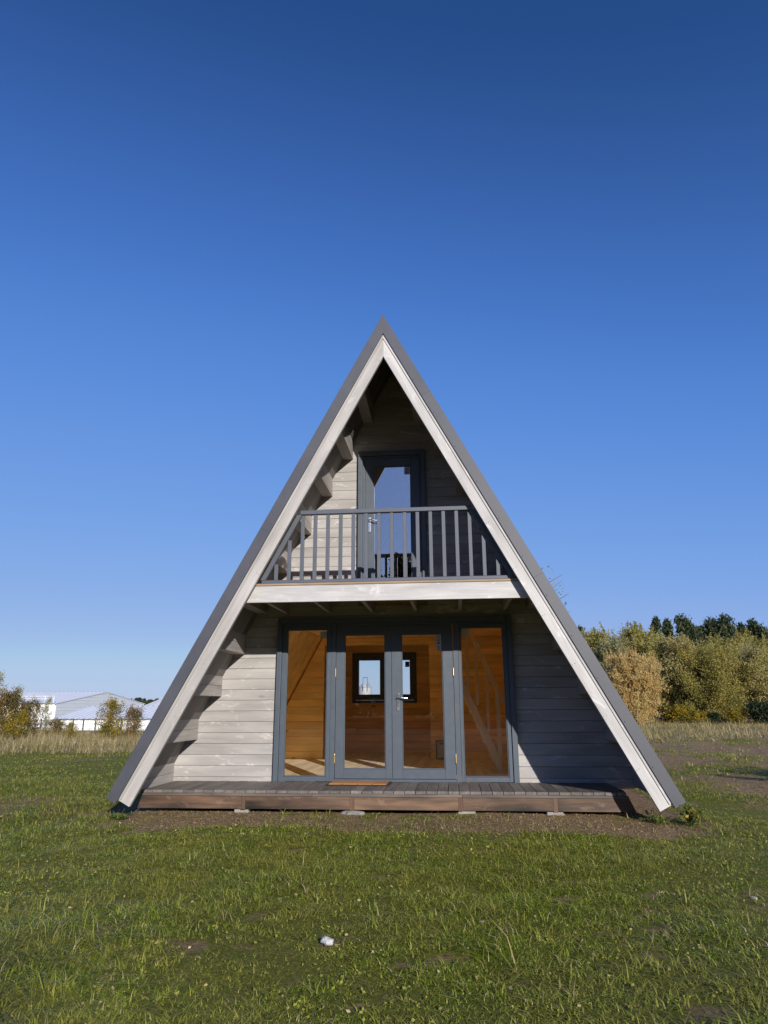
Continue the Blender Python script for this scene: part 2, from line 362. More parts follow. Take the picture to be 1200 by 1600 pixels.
def blades(name, m, n, xr, yr, hgt, wid, lean, dens, rng, clump=0.0, segs=2, zoff=0.0, shape=None):
    x = rng.uniform(*xr, n); y = rng.uniform(*yr, n)
    if shape is not None:
        k = shape(x, y); x, y = x[k], y[k]
    k = rng.random(len(x)) < dens(x, y); x, y = x[k], y[k]
    if clump:
        nc = max(1, len(x) // 14); cx = x[:nc]; cy = y[:nc]; idx = rng.integers(0, nc, len(x)); pick = rng.random(len(x)) < clump
        x = np.where(pick, cx[idx] + rng.normal(0, .022, len(x)), x); y = np.where(pick, cy[idx] + rng.normal(0, .022, len(x)), y)
    N = len(x); z = gz(x, y) - .006 + zoff
    h = hgt * rng.lognormal(0, .38, N) * np.clip(1 + .28 * n_sm(x * .8 + 4, y * .8) + .15 * n_mid(x, y), .45, 1.9); wd = wid * rng.uniform(.6, 1.4, N)
    a = rng.uniform(0, 2 * math.pi, N); ln = lean * rng.gamma(4.0, .25, N)
    dx, dy = np.cos(a), np.sin(a); px, py = -dy, dx
    rows = []
    for k in range(segs + 1):
        t = k / segs
        o = h * ln * t * t; zz = h * t * np.maximum(.35, (1 - .28 * ln * t * t)); ww = wd * (1 - t * .92) * .5
        for sg in (-1, 1): rows.append(np.stack([x + dx * o + sg * px * ww, y + dy * o + sg * py * ww, z + zz], 1))
    V = np.stack(rows, 1).reshape(-1, 3); B = np.arange(N)[:, None] * (2 * (segs + 1))
    Q = np.concatenate([B + np.array([[2 * k, 2 * k + 1, 2 * k + 3, 2 * k + 2]]) for k in range(segs)], 0)
    return V, Q
def join_np(parts):
    V = []; Q = []; o = 0
    for v, q in parts: V.append(v); Q.append(q + o); o += len(v)
    return np.concatenate(V), np.concatenate(Q)
notcabin = lambda x, y: ~((np.abs(x) < 3.25) & (y > .45) & (y < 9.4))
def dens_t(x, y):
    t, s = cover(x, y); hole = sstep(1.35, .70, n_hole(x, y) + .35 * n_pat(x, y))
    return np.clip((t - .22) * 1.55 + .22 * n_sm(x, y) + .05, .02, 1) * (1 - .7 * s) * (.10 + .90 * hole)
parts = [
    blades('g', 0, 520000, (-4.8, 5.0), (-6.2, -1.0), .030, .0062, 2.0, dens_t, RNG, .62, 2),
    blades('g', 0, 230000, (-7.5, 7.5), (-1.2, 4.0), .032, .0085, 1.8, dens_t, RNG, .55, 2, shape=notcabin),
    blades('g', 0, 260000, (-17, 14), (3.5, 18), .034, .015, 1.7, dens_t, RNG, .5, 2, shape=notcabin),
    blades('g', 0, 9000, (-5.0, 5.2), (-6.4, 1.0), .065, .0085, 2.0, lambda x, y: dens_t(x, y) * (n_pat(x * 1.7 + 3, y * 1.7) > .1), RNG, .9, 2),
    blades('g', 0, 45000, (3.2, 18), (.5, 18), .05, .013, 1.7, lambda x, y: np.clip(n_mid(x * 1.3, y * 1.3) + .1, .03, 1), RNG, .7, 2, shape=notcabin),
]
parts += [
    blades('g', 0, 380000, (-4.8, 5.0), (-6.2, -.6), .015, .0055, 2.6, lambda x, y: np.clip(cover(x, y)[0] * 1.2, .05, 1), RNG, .2, 1),
    blades('g', 0, 110000, (-7.5, 7.5), (-1.0, 4.5), .015, .007, 2.6, lambda x, y: np.clip(cover(x, y)[0] * 1.1, .05, 1), RNG, .3, 1, shape=notcabin),
]
V, Q = join_np([(v, q[:, :4]) for v, q in parts])
def leaf_quads(P, size, rng, aspect=1.6, up=0.0):
    N = len(P); a = rng.normal(size=(N, 3)); a /= np.linalg.norm(a, axis=1)[:, None]
    if up: a[:, 2] *= up; a /= np.linalg.norm(a, axis=1)[:, None]
    b = np.cross(a, rng.normal(size=(N, 3))); b /= np.linalg.norm(b, axis=1)[:, None]
    if up: b[:, 2] *= up; b /= np.linalg.norm(b, axis=1)[:, None]
    s = size * rng.uniform(.6, 1.35, N)[:, None]; a = a * s * aspect * .5; b = b * s * .5
    c = np.cross(a, b); c /= np.linalg.norm(c, axis=1)[:, None]; bend = c * s * .12
    V = np.stack([P - a, P - b * .9 + bend, P + a, P + b * .9 + bend], 1).reshape(-1, 3)
    return V, np.arange(N * 4).reshape(N, 4)
def flat_leaves(n, size, clump, seed, dens, z0=.012):
    r = np.random.default_rng(seed); x = r.uniform(-4.8, 5.0, n); y = r.uniform(-6.2, 1.0, n)
    nc = n // 12; idx = r.integers(0, nc, n); pk = r.random(n) < clump
    x = np.where(pk, x[idx] + r.normal(0, .045, n), x); y = np.where(pk, y[idx] + r.normal(0, .045, n), y)
    k = r.random(n) < dens(x, y); x, y = x[k], y[k]
    return leaf_quads(np.stack([x, y, gz(x, y) + r.uniform(.2, 1.6, len(x)) * z0], 1), size, r, 1.3, .5)
V, Q = join_np([(V, Q), flat_leaves(22000, .0125, .85, 51, lambda x, y: cover(x, y)[0])])
tag(mesh_np('grass', V, Q, 'grass'), 'short green lawn grass with bare earth showing through', 'grass', kind='stuff')
# dry grass bands
dl = lambda x, y: cover(x, y)[1] * np.clip(.75 + .3 * n_big(x * 3, y * 3), .1, 1)
V, Q = join_np([
    blades('s', 0, 110000, (-34, -5), (9.5, 26), .25, .012, 1.1, dl, RNG, .6, 2),
    blades('s', 0, 90000, (4, 40), (16, 46), .20, .020, 1.1, dl, RNG, .6, 2),
    blades('s', 0, 30000, (3.2, 22), (.5, 24), .06, .012, 2.2, lambda x, y: np.clip(n_pat(x * .8 + 9, y * .8) + .15, .05, 1), RNG, .5, 2, shape=notcabin),
])
tag(mesh_np('dry_grass', V, Q, 'straw'), 'tall dry straw coloured grass along the far edges of the lawn', 'grass', kind='stuff')
# straw litter lying along the deck
def dl2(x, y): return np.exp(-((y - .16) / .42) ** 2) * np.clip(.45 + .5 * n_mid(x * 2, y), .05, 1)
v1 = blades('s', 0, 11000, (-3.4, 3.6), (-.8, .52), .042, .006, 4.2, dl2, RNG, .3, 3, .004)
v2 = blades('s', 0, 2500, (-4.8, 4.8), (-6, 0), .06, .005, 2.6, lambda x, y: .5 + 0 * x, RNG, .5, 3, .004)
V, Q = join_np([v1, v2, flat_leaves(1400, .02, .2, 52, lambda x, y: .5 + 0 * x)])
tag(mesh_np('dry_straw', V, Q, 'straw'), 'dry straw stalks scattered on the bare earth below the deck', 'straw', kind='stuff')
# crumbs of earth on the bare strip
r_ = np.random.default_rng(61); n_ = 9000
x = r_.uniform(-4.2, 4.4, n_); y = r_.uniform(-.9, .75, n_); k = r_.random(n_) * .8 > cover(x, y)[0] * 1.6; x, y = x[k], y[k]; n_ = len(x)
oc = np.array([(1, 0, 0), (0, 1, 0), (-1, 0, 0), (0, -1, 0), (0, 0, .8), (0, 0, -.8)], float)
sz = r_.lognormal(-5.05, .5, n_)[:, None, None]
V = np.stack([x, y, gz(x, y)], 1)[:, None, :] + oc[None] * sz * r_.uniform(.6, 1.3, (n_, 6, 1))
tri = np.array([(0, 1, 4), (1, 2, 4), (2, 3, 4), (3, 0, 4), (1, 0, 5), (2, 1, 5), (3, 2, 5), (0, 3, 5)])
tag(mesh_np('soil_crumbs', V.reshape(-1, 3), (np.arange(n_)[:, None, None] * 6 + tri[None]).reshape(-1, 3), 'crumb'), 'loose crumbs of brown earth on the bare strip before the deck', 'soil', kind='stuff')

# ------------------------------------------------------------------ the cabin
S = .5315                                   # half width per metre of height
Hs, Ho, Hfo, Hfi = 5.80, 5.862, 5.574, 5.2592
YW, YB, PITCHB = 1.5, 8.0, .1392
house = empty('a_frame_cabin', (0, 4.6, G0), 'grey wooden A-frame cabin with glazed double door, balcony and dark metal roof edge', 'cabin')
def part(mb, name, m, parent=house, bevel=0, label=None):
    o = mb.build(name, m, parent, bevel)
    if label: o['label'] = label
    return o
rake = lambda sg, H, off=0: (lambda z: sg * ((H - z) * S - off))
def slope_pt(sg, H, z): return Vector((sg * (H - z) * S, 0, z))
SD = Vector((S, 0, -1)).normalized()         # down the right slope
# fascia + trim + roof, each side; written along a local x axis then turned
def slope_obj(mb, name, m, sg, parent, bevel=0):
    """mb is written with x = distance down the slope from the apex height 0, y = depth, z = outward offset"""
    vs = []
    for (x, y, z) in mb.v:
        out = Vector((1, 0, S)).normalized()
        p = SD * x + out * z
        vs.append((sg * p.x, y, p.z))
    me = bpy.data.meshes.new(name)
    me.from_pydata([(x, y, z) for x, y, z in vs], [], [f if sg > 0 else f[::-1] for f in mb.f]); me.update()
    # keep grain along the board: local frame = (slope, y, outward)
    out = Vector((1, 0, S)).normalized()
    ex = Vector((sg * SD.x, 0, SD.z)); ez = Vector((sg * out.x, 0, out.z)); ey = Vector((0, 1, 0))
    R = Matrix((ex, ey, ez)).transposed()
    me2 = me; Ri = R.transposed()
    for v in me2.vertices: v.co = Ri @ v.co
    o = link(name, me2, m, parent, bevel)
    o.matrix_parent_inverse = Matrix.Identity(4)
    o.rotation_mode = 'QUATERNION'
    if R.determinant() < 0:                  # mirrored side: use y flipped so that it is a rotation
        R2 = Matrix((ex, -ey, ez)).transposed()
        for v in me2.vertices: v.co.y = -v.co.y
        R = R2
    o.rotation_quaternion = R.to_quaternion()
    return o
cosS = 1 / math.sqrt(1 + S * S)              # vertical apex offset -> perpendicular
def along(H, z_out): return 0
def slope_board(sg, name, m, Hin, Hout, y0, y1, Lend, parent, bevel=0, cuts=(), dots=None, ribs=()):
    """plank lying between two rake lines Hin < Hout, mitred at the apex (x=0), square cut at the bottom"""
    H = Hout; th = (Hout - Hin) * S * cosS   # perpendicular width
    # local frame origin at outer apex; inner apex lies at: down slope by k, in by th
    k = (Hout - Hin) * cosS
    mb = MB(); edges = [0] + list(cuts) + [Lend]
    for a, b in zip(edges[:-1], edges[1:]):
        g = 0.0004 if a else 0
        xo0 = a + g; xi0 = (a + g) if a else k
        vs = []
        for y in (y0, y1): vs += [(xo0, y, 0), (b, y, 0), (b, y, -th), (xi0, y, -th)]
        mb.add(vs, [(3, 2, 1, 0), (4, 5, 6, 7), (0, 1, 5, 4), (1, 2, 6, 5), (2, 3, 7, 6), (3, 0, 4, 7)])
    for q in ribs:
        mb.box(.12, Lend - .002, q, q + .03, .0005, .016)
    if dots:
        for d, off in dots:
            for s2 in (0,):
                r = .0075
                ring = [(d + r * math.cos(q), y0, off + r * math.sin(q)) for q in np.linspace(0, 2 * math.pi, 9)[:-1]]
                top = [(d + r * .6 * math.cos(q), y0 - .005, off + r * .6 * math.sin(q)) for q in np.linspace(0, 2 * math.pi, 9)[:-1]]
                mb.add(ring + top, [(i, (i + 1) % 8, (i + 1) % 8 + 8, i + 8) for i in range(8)] + [tuple(range(8, 16))])
    o = slope_obj(mb, name, m, sg, parent, bevel)
    o.location = Vector((0, 0, Hout)) - (Vector(parent.location) if parent.type == 'EMPTY' else Vector())
    return o
sl = lambda H, z: (H - z) / cosS             # slope length from apex H to height z
roofs = {}
for sg in (-1, 1):
    roof = slope_board(sg, 'roof', 'trim', Hs + .035, Ho, 0.0, 9.3, sl(Ho, .015), house, ribs=[.42 + .44 * q for q in range(20)])
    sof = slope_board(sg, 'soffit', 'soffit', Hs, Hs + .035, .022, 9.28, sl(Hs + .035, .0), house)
    tr = slope_board(sg, 'roof_trim', 'trim', Hfo + .004, Ho - .012, -.030, -.002, sl(Ho, -.02 if sg < 0 else -.02), house, .0012,
                     cuts=[1.26, 3.9] if sg > 0 else [3.2],
                     dots=[(.5 + q * .52, -.105) for q in range(12)])
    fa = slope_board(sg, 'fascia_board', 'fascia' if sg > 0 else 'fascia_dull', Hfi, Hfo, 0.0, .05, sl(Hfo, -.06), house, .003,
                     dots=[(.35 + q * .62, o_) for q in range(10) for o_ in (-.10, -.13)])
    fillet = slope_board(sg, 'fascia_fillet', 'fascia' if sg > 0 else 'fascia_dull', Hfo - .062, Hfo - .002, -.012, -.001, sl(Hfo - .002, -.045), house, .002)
    fillet.parent = fa; fillet.location = (0, 0, 0)
    fillet.rotation_quaternion = (1, 0, 0, 0)
    fillet.location = fa.rotation_quaternion.inverted() @ Vector((0, 0, -.002))
# soffit boards run down the slope: grooves as lines come from separate islands
for o in [q for q in COL.objects if q.name.startswith('soffit')]:
    me = o.data; sg = 1
    mb = MB(); xs = [v.co.x for v in me.vertices]; ys = [v.co.y for v in me.vertices]; zs = [v.co.z for v in me.vertices]
    y = min(ys); step = .096
    while y < max(ys) - .01:
        y2 = min(y + step, max(ys))
        mb.box(.06, max(xs), y + .002, y2 - .002, min(zs), max(zs)); y = y2
    me.clear_geometry(); me.from_pydata(mb.v, [], mb.f); me.update()
# log ends (stepped purlins) left and right
p0z, pz, px_ = -.0398, .5568, .2963
for sg in (-1, 1):
    for k in range(0, 10):
        zb = p0z + k * pz; xf = 2.964 - k * px_
        mb = MB()
        for q in range(2):
            z0 = zb + q * PITCHB; z1 = z0 + PITCHB
            w0 = .142 - (z0 - zb) * S; w1 = max(.001, .142 - (z1 - zb) * S)
            c = .004
            poly = [(xf, z0 + c), (xf + c, z0 + .001), (xf + w0, z0 + .001), (xf + w1, z1 - .001), (xf + min(c, w1), z1 - .001), (xf, z1 - c)]
            if sg < 0: poly = [(-x, z) for x, z in poly][::-1]
            mb.prism(poly[::-1], .052, YW - .001)
        o = part(mb, 'log_end', 'side')
# front wall boards
mb = MB(); j = 0
doors = [(-1.60, 1.555, -1, 2.095), (-.50, .447, 2.30, 4.503)]
z = -.0898
while z < Hs - .15:
    z0, z1 = max(z, -.06), z + PITCHB
    segs = [(-9, 9)]
    for (a, b, d0, d1) in doors:
        if z1 > d0 + .02 and z0 < d1 - .02: segs = [(-9, a), (b, 9)]
    for (a, b, d0, d1) in doors:
        if z0 < d1 - .02 and z1 > d1 + .006: mb.board(lambda q, a=a: a, lambda q, b=b: b, d1 + .003, z1, YW, YW + .07, .003)
    for a, b in segs:
        xl = rake(-1, Hs, .001) if a == -9 else (lambda q, a=a: a)
        xr = rake(1, Hs, .001) if b == 9 else (lambda q, b=b: b)
        mb.board(xl, xr, z0, z1, YW, YW + .07)
    z += PITCHB
mb.board(rake(-1, Hs, .001), rake(1, Hs, .001), z, Hs - .02, YW, YW + .07)
part(mb, 'front_wall', 'wall')
# back wall
mb = MB(); z = -.0898
wb = (-1.50, -.05, 1.0, 2.1)
while z < Hs - .15:
    z1 = z + PITCHB
    if z1 > wb[2] + .03 and z < wb[3] - .03: segs = [(-9, wb[0]), (wb[1], 9)]
    else: segs = [(-9, 9)]
    if z < wb[3] - .03 and z1 > wb[3] + .004: mb.board(lambda q: wb[0], lambda q: wb[1], wb[3] + .001, z1, YB, YB + .09, .003)
    for a, b in segs:
        xl = rake(-1, Hs, .002) if a == -9 else (lambda q, a=a: a)
        xr = rake(1, Hs, .002) if b == 9 else (lambda q, b=b: b)
        mb.board(xl, xr, z, z1, YB, YB + .09)
    z += PITCHB
part(mb, 'back_wall', 'pine')

def ring(mb, x0, x1, z0, z1, px0, px1, pz0, pz1, y0, y1):
    """frame members around an opening, stiles run through"""
    mb.box(x0, px0, y0, y1, z0, z1); mb.box(px1, x1, y0, y1, z0, z1)
    mb.box(px0, px1, y0 + .0015, y1, z0, pz0); mb.box(px0, px1, y0 + .0015, y1, pz1, z1)
def bead(mb, px0, px1, pz0, pz1, y0, y1, w=.012):
    mb.box(px0, px0 + w, y0, y1, pz0, pz1); mb.box(px1 - w, px1, y0, y1, pz0, pz1)
    mb.box(px0 + w, px1 - w, y0 + .001, y1, pz0, pz0 + w); mb.box(px0 + w, px1 - w, y0 + .001, y1, pz1 - w, pz1)
def pane(parent, x0, x1, z0, z1, y, m='glass'):
    mb = MB().box(x0 + .002, x1 - .002, y, y + .006, z0 + .002, z1 - .002); return part(mb, 'pane', m, parent)
def sticker(parent, x0, x1, z0, z1, y, lines=3):
    s = part(MB().box(x0, x1, y - .0012, y - .0002, z0, z1), 'sticker', 'sticker', parent)
    if lines:
        mb = MB(); h = (z1 - z0) / (lines + 1.2)
        for k in range(lines):
            zc = z1 - h * (k + 1.1); mb.box(x0 + (x1 - x0) * .18, x1 - (x1 - x0) * (.2 + .1 * (k % 2)), y - .0022, y - .0013, zc - h * .17, zc + h * .17)
        part(mb, 'print', 'ink', s) if parent.parent is None else None
        if parent.parent is not None:       # depth limit: keep the print as one more mesh of the same leaf
            part(mb, 'sticker_print', 'ink', parent)
    return s
# ground floor door set
YF = 1.455
mb = MB()
mb.box(-1.610, -1.545, 1.43, 1.53, -.002, 2.105); mb.box(1.497, 1.565, 1.43, 1.53, -.002, 2.105)
mb.box(-1.545, 1.497, 1.432, 1.53, 2.035, 2.103)
mb.box(-.868, -.803, YF - .006, 1.53, .0, 2.035); mb.box(.776, .842, YF - .006, 1.53, .0, 2.035)
mb.box(-1.545, 1.497, YF - .002, 1.53, 1.998, 2.035) if False else None
for a, b in ((-1.545, -.868), (-.803, .776), (.842, 1.497)): mb.box(a, b, YF - .003, 1.53, 2.002, 2.034)
mb.box(-.803, .776, YF - .01, 1.53, .0, .034)
frame = part(mb, 'door_frame', 'anth', bevel=.004)
for (x0, x1, a, b) in ((-1.543, -.870, -1.478, -.920), (.844, 1.495, .877, 1.442)):
    mb = MB(); ring(mb, x0, x1, .004, 2.000, a, b, .060, 1.954, YF, 1.52); bead(mb, a, b, .060, 1.954, YF + .012, 1.505)
    sw = part(mb, 'side_window', 'anth', bevel=.004)
    pane(sw, a, b, .060, 1.954, 1.485)
    if x0 < 0: part(MB().box(b - .105, b - .014, 1.4836, 1.4848, 1.84, 1.93), 'sticker', 'sticker', sw)
    else: part(MB().box(a + .012, a + .10, 1.4836, 1.4848, 1.845, 1.942), 'sticker', 'sticker', sw)
leafs = []
for (x0, x1, a, b) in ((-.799, -.0495, -.684, -.1325), (-.0455, .772, .086, .635)):
    mb = MB(); ring(mb, x0, x1, .038, 1.998, a, b, .154, 1.875, YF + .006, 1.515); bead(mb, a, b, .154, 1.875, YF + .018, 1.50)
    lf = part(mb, 'door_leaf', 'anth', bevel=.004); leafs.append(lf)
    pane(lf, a, b, .154, 1.875, 1.485)
lf = leafs[1]
part(MB().box(.553, .621, 1.4836, 1.4848, 1.652, 1.863), 'sticker', 'sticker', lf)
for k, (zc, h, wdt) in enumerate(((1.79, .006, .034), (1.755, .011, .022), (1.742, .003, .036), (1.70, .006, .034), (1.672, .008, .02), (1.83, .004, .05))):
    part(MB().box(.587 - wdt / 2, .587 + wdt / 2, 1.4826, 1.4834, zc - h, zc + h), 'print_line', 'ink', lf)
def handle(parent, xc, zt, zb, y, dirx, m='chrome'):
    mb = MB(); w2 = .018
    n = 10; pts = [(xc + w2 * math.cos(t), (zt - w2) + w2 * math.sin(t)) for t in np.linspace(0, math.pi, n)] + [(xc + w2 * math.cos(t), (zb + w2) + w2 * math.sin(t)) for t in np.linspace(math.pi, 2 * math.pi, n)]
    mb.prism(pts[::-1] if False else pts, y - .010, y)
    part(mb, 'handle_plate', m, parent, .002)
    zc = zt - .055; mb = MB()
    mb.tube((xc, y - .008, zc), (xc, y - .055, zc), .011, .010, 10)
    pts = [(xc - dirx * .004, y - .055, zc + .002), (xc + dirx * .05, y - .060, zc), (xc + dirx * .095, y - .058, zc - .012), (xc + dirx * .125, y - .052, zc - .010)]
    mb.path(pts, [.011, .010, .009, .008], 10)
    part(mb, 'handle', m, parent)
    part(MB().tube((xc, y - .009, zb + .075), (xc, y - .016, zb + .075), .011, .011, 10), 'key_cylinder', m, parent)
handle(lf, .035, 1.103, .878, YF + .006, 1)
for x in (-.801, .774):
    for z0, z1 in ((1.325, 1.418), (.232, .332)):
        mb = MB(); mb.tube((x, YF - .006, z0), (x, YF - .006, z1), .009, .009, 10); mb.tube((x, YF - .006, z1), (x, YF - .006, z1 + .012), .007, .003, 8)
        mb.tube((x, YF - .006, z0), (x, YF - .006, z0 - .012), .007, .003, 8)
        part(mb, 'hinge', 'brass', leafs[0] if x < 0 else leafs[1])
# balcony door
mb = MB()
mb.box(-.511, -.447, 1.43, 1.53, 2.372, 4.436); mb.box(.392, .457, 1.43, 1.53, 2.372, 4.436); mb.box(-.511, .457, 1.428, 1.53, 4.438, 4.513)
mb.box(-.447, -.414, YF, 1.53, 2.372, 4.436); mb.box(.378, .392, YF, 1.53, 2.372, 4.436)
mb.box(-.414, .378, YF + .002, 1.53, 4.405, 4.436); mb.box(-.414, .378, YF, 1.53, 2.372, 2.40)
part(mb, 'door_frame', 'anth', bevel=.004)
mb = MB(); ring(mb, -.411, .375, 2.404, 4.402, -.290, .249, 2.53, 4.283, YF + .006, 1.515); bead(mb, -.290, .249, 2.53, 4.283, YF + .018, 1.50)
bdoor = part(mb, 'balcony_door', 'anth', bevel=.004)
pane(bdoor, -.290, .249, 2.53, 4.283, 1.485, 'glass_up')
part(MB().box(.155, .236, 1.4836, 1.4848, 4.155, 4.268), 'sticker', 'sticker', bdoor)
for zc in (4.235, 4.205, 4.18): part(MB().box(.168, .222, 1.4826, 1.4834, zc - .005, zc + .005), 'print_line', 'ink', bdoor)
handle(bdoor, -.345, 3.525, 3.30, YF + .006, 1)
for z0 in (2.75, 3.55, 4.08):
    mb = MB().tube((.377, YF - .004, z0), (.377, YF - .004, z0 + .09), .008, .008, 8); part(mb, 'hinge', 'anth', bdoor)

# balcony
mb = MB(); zb, zt = 2.1424, 2.3405
poly = [(-(Hs - zb) * S + .03, zb), ((Hs - zb) * S - .03, zb), ((Hs - zt) * S - .03, zt), (-(Hs - zt) * S + .03, zt)]
mb.prism(poly, .13, .175); part(mb, 'balcony_beam', 'fascia', bevel=.004)
mb = MB(); x = 0
yb = .118; zt2 = 2.368
while yb < YW - .03:
    y2 = min(yb + .125, YW - .004)
    e = (Hs - zt2) * S - .06
    mb.box(-e, e, yb, y2 - .004, 2.343, zt2); yb = y2
part(mb, 'balcony_floor', 'tan', bevel=.002)
for k in range(6):
    xj = -1.493 + .5946 * k
    part(MB().box(xj - .022, xj + .022, .177, YW - .002, 2.175, 2.341), 'joist', 'side')
rail = empty('railing', (0, .16, 2.37)); rail.parent = house; rail.location = Vector((0, .16, 2.37)) - house.location
def rpart(mb, name, m='anth_rail', bevel=.004):
    o = mb.build(name, m, None, bevel); o.parent = rail; o.location = (0, -.16, -2.37); return o
rpart(MB().box(-1.050, 1.050, .125, .195, 3.222, 3.272), 'top_rail')
rpart(MB().box(-1.505, 1.505, .135, .185, 2.372, 2.412), 'bottom_rail')
for sg in (-1, 1):
    pl = []
    for (h, zz) in ((Hfi + .02, 2.413), (Hfi + .02, 3.221), (Hfi - .10, 3.221), (Hfi - .10, 2.413)): pl.append((sg * (h - zz) * S, zz))
    rpart(MB().prism(pl if sg < 0 else pl[::-1], .135, .185), 'raking_rail')
for k in range(-1, 18):
    xb = -1.334 + .157 * k; half = .0215
    top = 3.221
    lim = Hfi - .10 - (abs(xb) + half) / S
    top = min(top, lim)
    if top < 2.47: continue
    rpart(MB().box(xb - half, xb + half, .142, .180, 2.413, top - .001), 'baluster', bevel=.003)

# deck
mb = MB(); xb = -2.955; pit = .1245; off = .426 - .0
xs = [off + pit * q for q in range(-28, 20)]
for a in xs:
    b = a + pit - .006
    if b < -2.945 or a > 2.64: continue
    a2 = max(a, -2.945); b2 = min(b, 2.645)
    e = random.uniform(-.006, .006); dz = random.uniform(-.0025, .0015)
    mb.box(a2, b2, .492 + e, YW - .004, -.032 + dz, dz)
part(mb, 'deck', 'deck', bevel=.003)
el = lambda z: -(2.945 - z * S * .62); er = lambda z: 2.650 - z * S * .86
mb = MB(); cut = [-9, -2.1, -.9, .83, 9]
for a, b in zip(cut[:-1], cut[1:]):
    mb.prism([(el(-.066) if a == -9 else a + .001, -.066), (er(-.066) if b == 9 else b - .001, -.066), (er(-.034) if b == 9 else b - .001, -.034), (el(-.034) if a == -9 else a + .001, -.034)], .500, .535)
part(mb, 'deck_edge_strip', 'strip', bevel=.003)
posts = [-2.93, -1.715, -.435, .81, 1.868]
cuts = [(el, None)] + posts[1:]
mb = MB(); zz0, zz1 = -.205, -.069
edges = [-9] + posts[1:] + [9]
for k, (a, b) in enumerate(zip(edges[:-1], edges[1:])):
    A = (lambda z: el(z) + .02) if a == -9 else (lambda z, a=a: a + .026)
    B = er if b == 9 else (lambda z, b=b: b - .026)
    mb.prism([(A(zz0), zz0), (B(zz0), zz0), (B(zz1), zz1), (A(zz1), zz1)], .508, .545)
part(mb, 'deck_rim', 'rim', bevel=.003)
for q in posts[1:]:
    part(MB().box(q - .0255, q + .0255, .506, .56, -.212, -.068), 'deck_spacer', 'post', bevel=.002)
for sg in (-1, 1):   # side joists closing the deck
    part(MB().box(sg * 2.6 - .02, sg * 2.6 + .02, .56, YW - .01, -.2, -.036), 'deck_joist', 'rim')
for q in (-1.9, -1.0, -.1, .8, 1.7): part(MB().box(q - .02, q + .02, .58, YW - .01, -.2, -.036), 'deck_joist', 'rim')
# base of the cabin behind the deck
part(MB().box(-2.85, 2.85, YW + .02, YB, -.24, -.092), 'sill_beam', 'rim')

# interior
FZ = -.045
mb = MB(); yy = 1.53; xx = -2.9
while xx < 2.9:
    mb.box(xx + .001, xx + .119, 1.535, YB - .002, FZ - .03, FZ + random.uniform(-.0006, .0006)); xx += .12
part(mb, 'floor', 'floorpine')
mb = MB(); part(MB().box(-1.82, 1.82, YW + .075, YB - .002, 2.26, 2.36), 'loft_floor', 'pine_y')
PY = 6.0
PL = at(505.5, 1100, PY).x; PR = at(672, 1100, PY).x; PT = at(600, 1007.5, PY).z
mb = MB(); z = FZ
while z < 2.25:
    z1 = min(z + PITCHB, 2.255)
    if z < PT - .03:
        zt_ = min(z1, PT)
        mb.board(rake(-1, Hs, .06), lambda q: PL, z, z1, PY, PY + .10); mb.board(lambda q: PR, rake(1, Hs, .06), z, z1, PY, PY + .10)
        if z1 > PT + .01: mb.board(lambda q: PL, lambda q: PR, PT, z1, PY, PY + .10)
    else: mb.board(rake(-1, Hs, .06), rake(1, Hs, .06), z, z1, PY, PY + .10)
    z += PITCHB
part(mb, 'partition', 'pine')
part(MB().box(-1.0, .36, PY + .9, PY + .94, FZ, 0) , 'threshold', 'pine') if False else None
for sg in (-1, 1):
    mb = MB()
    for k in range(0, 4):
        zb = p0z + k * pz; xf = 2.964 - k * px_
        for q in range(2):
            z0 = zb + q * PITCHB; z1 = z0 + PITCHB
            w0 = .142 - (z0 - zb) * S; w1 = max(.001, .142 - (z1 - zb) * S)
            poly = [(sg * xf, z0 + .001), (sg * (xf + w0), z0 + .001), (sg * (xf + w1), z1 - .001), (sg * xf, z1 - .001)]
            if sg > 0: mb.prism(poly, YW + .072, PY - .002)
            mb.prism(poly if sg > 0 else poly[::-1], PY + .102, YB - .002)
    part(mb, 'inner_log', 'pine_y')
    H2 = Hs - .006
    mb = MB()
    for k in range(30):
        y0 = YW + .075 + k * .215
        y1 = min(y0 + .212, YB - .003)
        if y1 <= y0: break
        z0, z1 = -.04, 5.5
        poly = [(sg * ((H2 - z0) * S), z0), (sg * ((H2 - z1) * S), z1), (sg * ((H2 - z1) * S - .014), z1), (sg * ((H2 - z0) * S - .014), z0)]
        mb.prism(poly if sg < 0 else poly[::-1], y0, y1)
    part(mb, 'lining', 'pine_y')
# back window
a0, a1, c0, c1 = -1.483, -.058, 1.005, 2.10
mb = MB(); mid = (-.87 + -.67) / 2
mb.box(wb[0] + .001, -1.43, YB - .03, YB + .1, wb[2], wb[3]); mb.box(-.11, wb[1] - .001, YB - .03, YB + .1, wb[2], wb[3])
mb.box(-1.43, -.11, YB - .028, YB + .1, wb[2] + .0, wb[2] + .06); mb.box(-1.43, -.11, YB - .028, YB + .1, wb[3] - .06, wb[3])
bw = part(mb, 'back_window', 'anth', bevel=.003)
for a, b, pa, pb in ((-1.428, mid - .003, -1.35, -.87), (mid + .003, -.112, -.67, -.198)):
    mb = MB(); ring(mb, a, b, wb[2] + .062, wb[3] - .062, pa, pb, 1.185, 1.932, YB - .035, YB + .06)
    sash = part(mb, 'sash', 'anth', bw, .003); 
    part(MB().box(pa, pb, YB + .02, YB + .026, 1.185, 1.932), 'pane', 'glass', bw)
part(MB().box(-.300, -.205, YB + .017, YB + .019, 1.78, 1.90), 'sticker', 'ink', bw)
part(MB().tube((mid + .05, YB - .036, 1.62), (mid + .05, YB - .05, 1.50), .009, .007, 8), 'window_handle', 'chrome', bw)
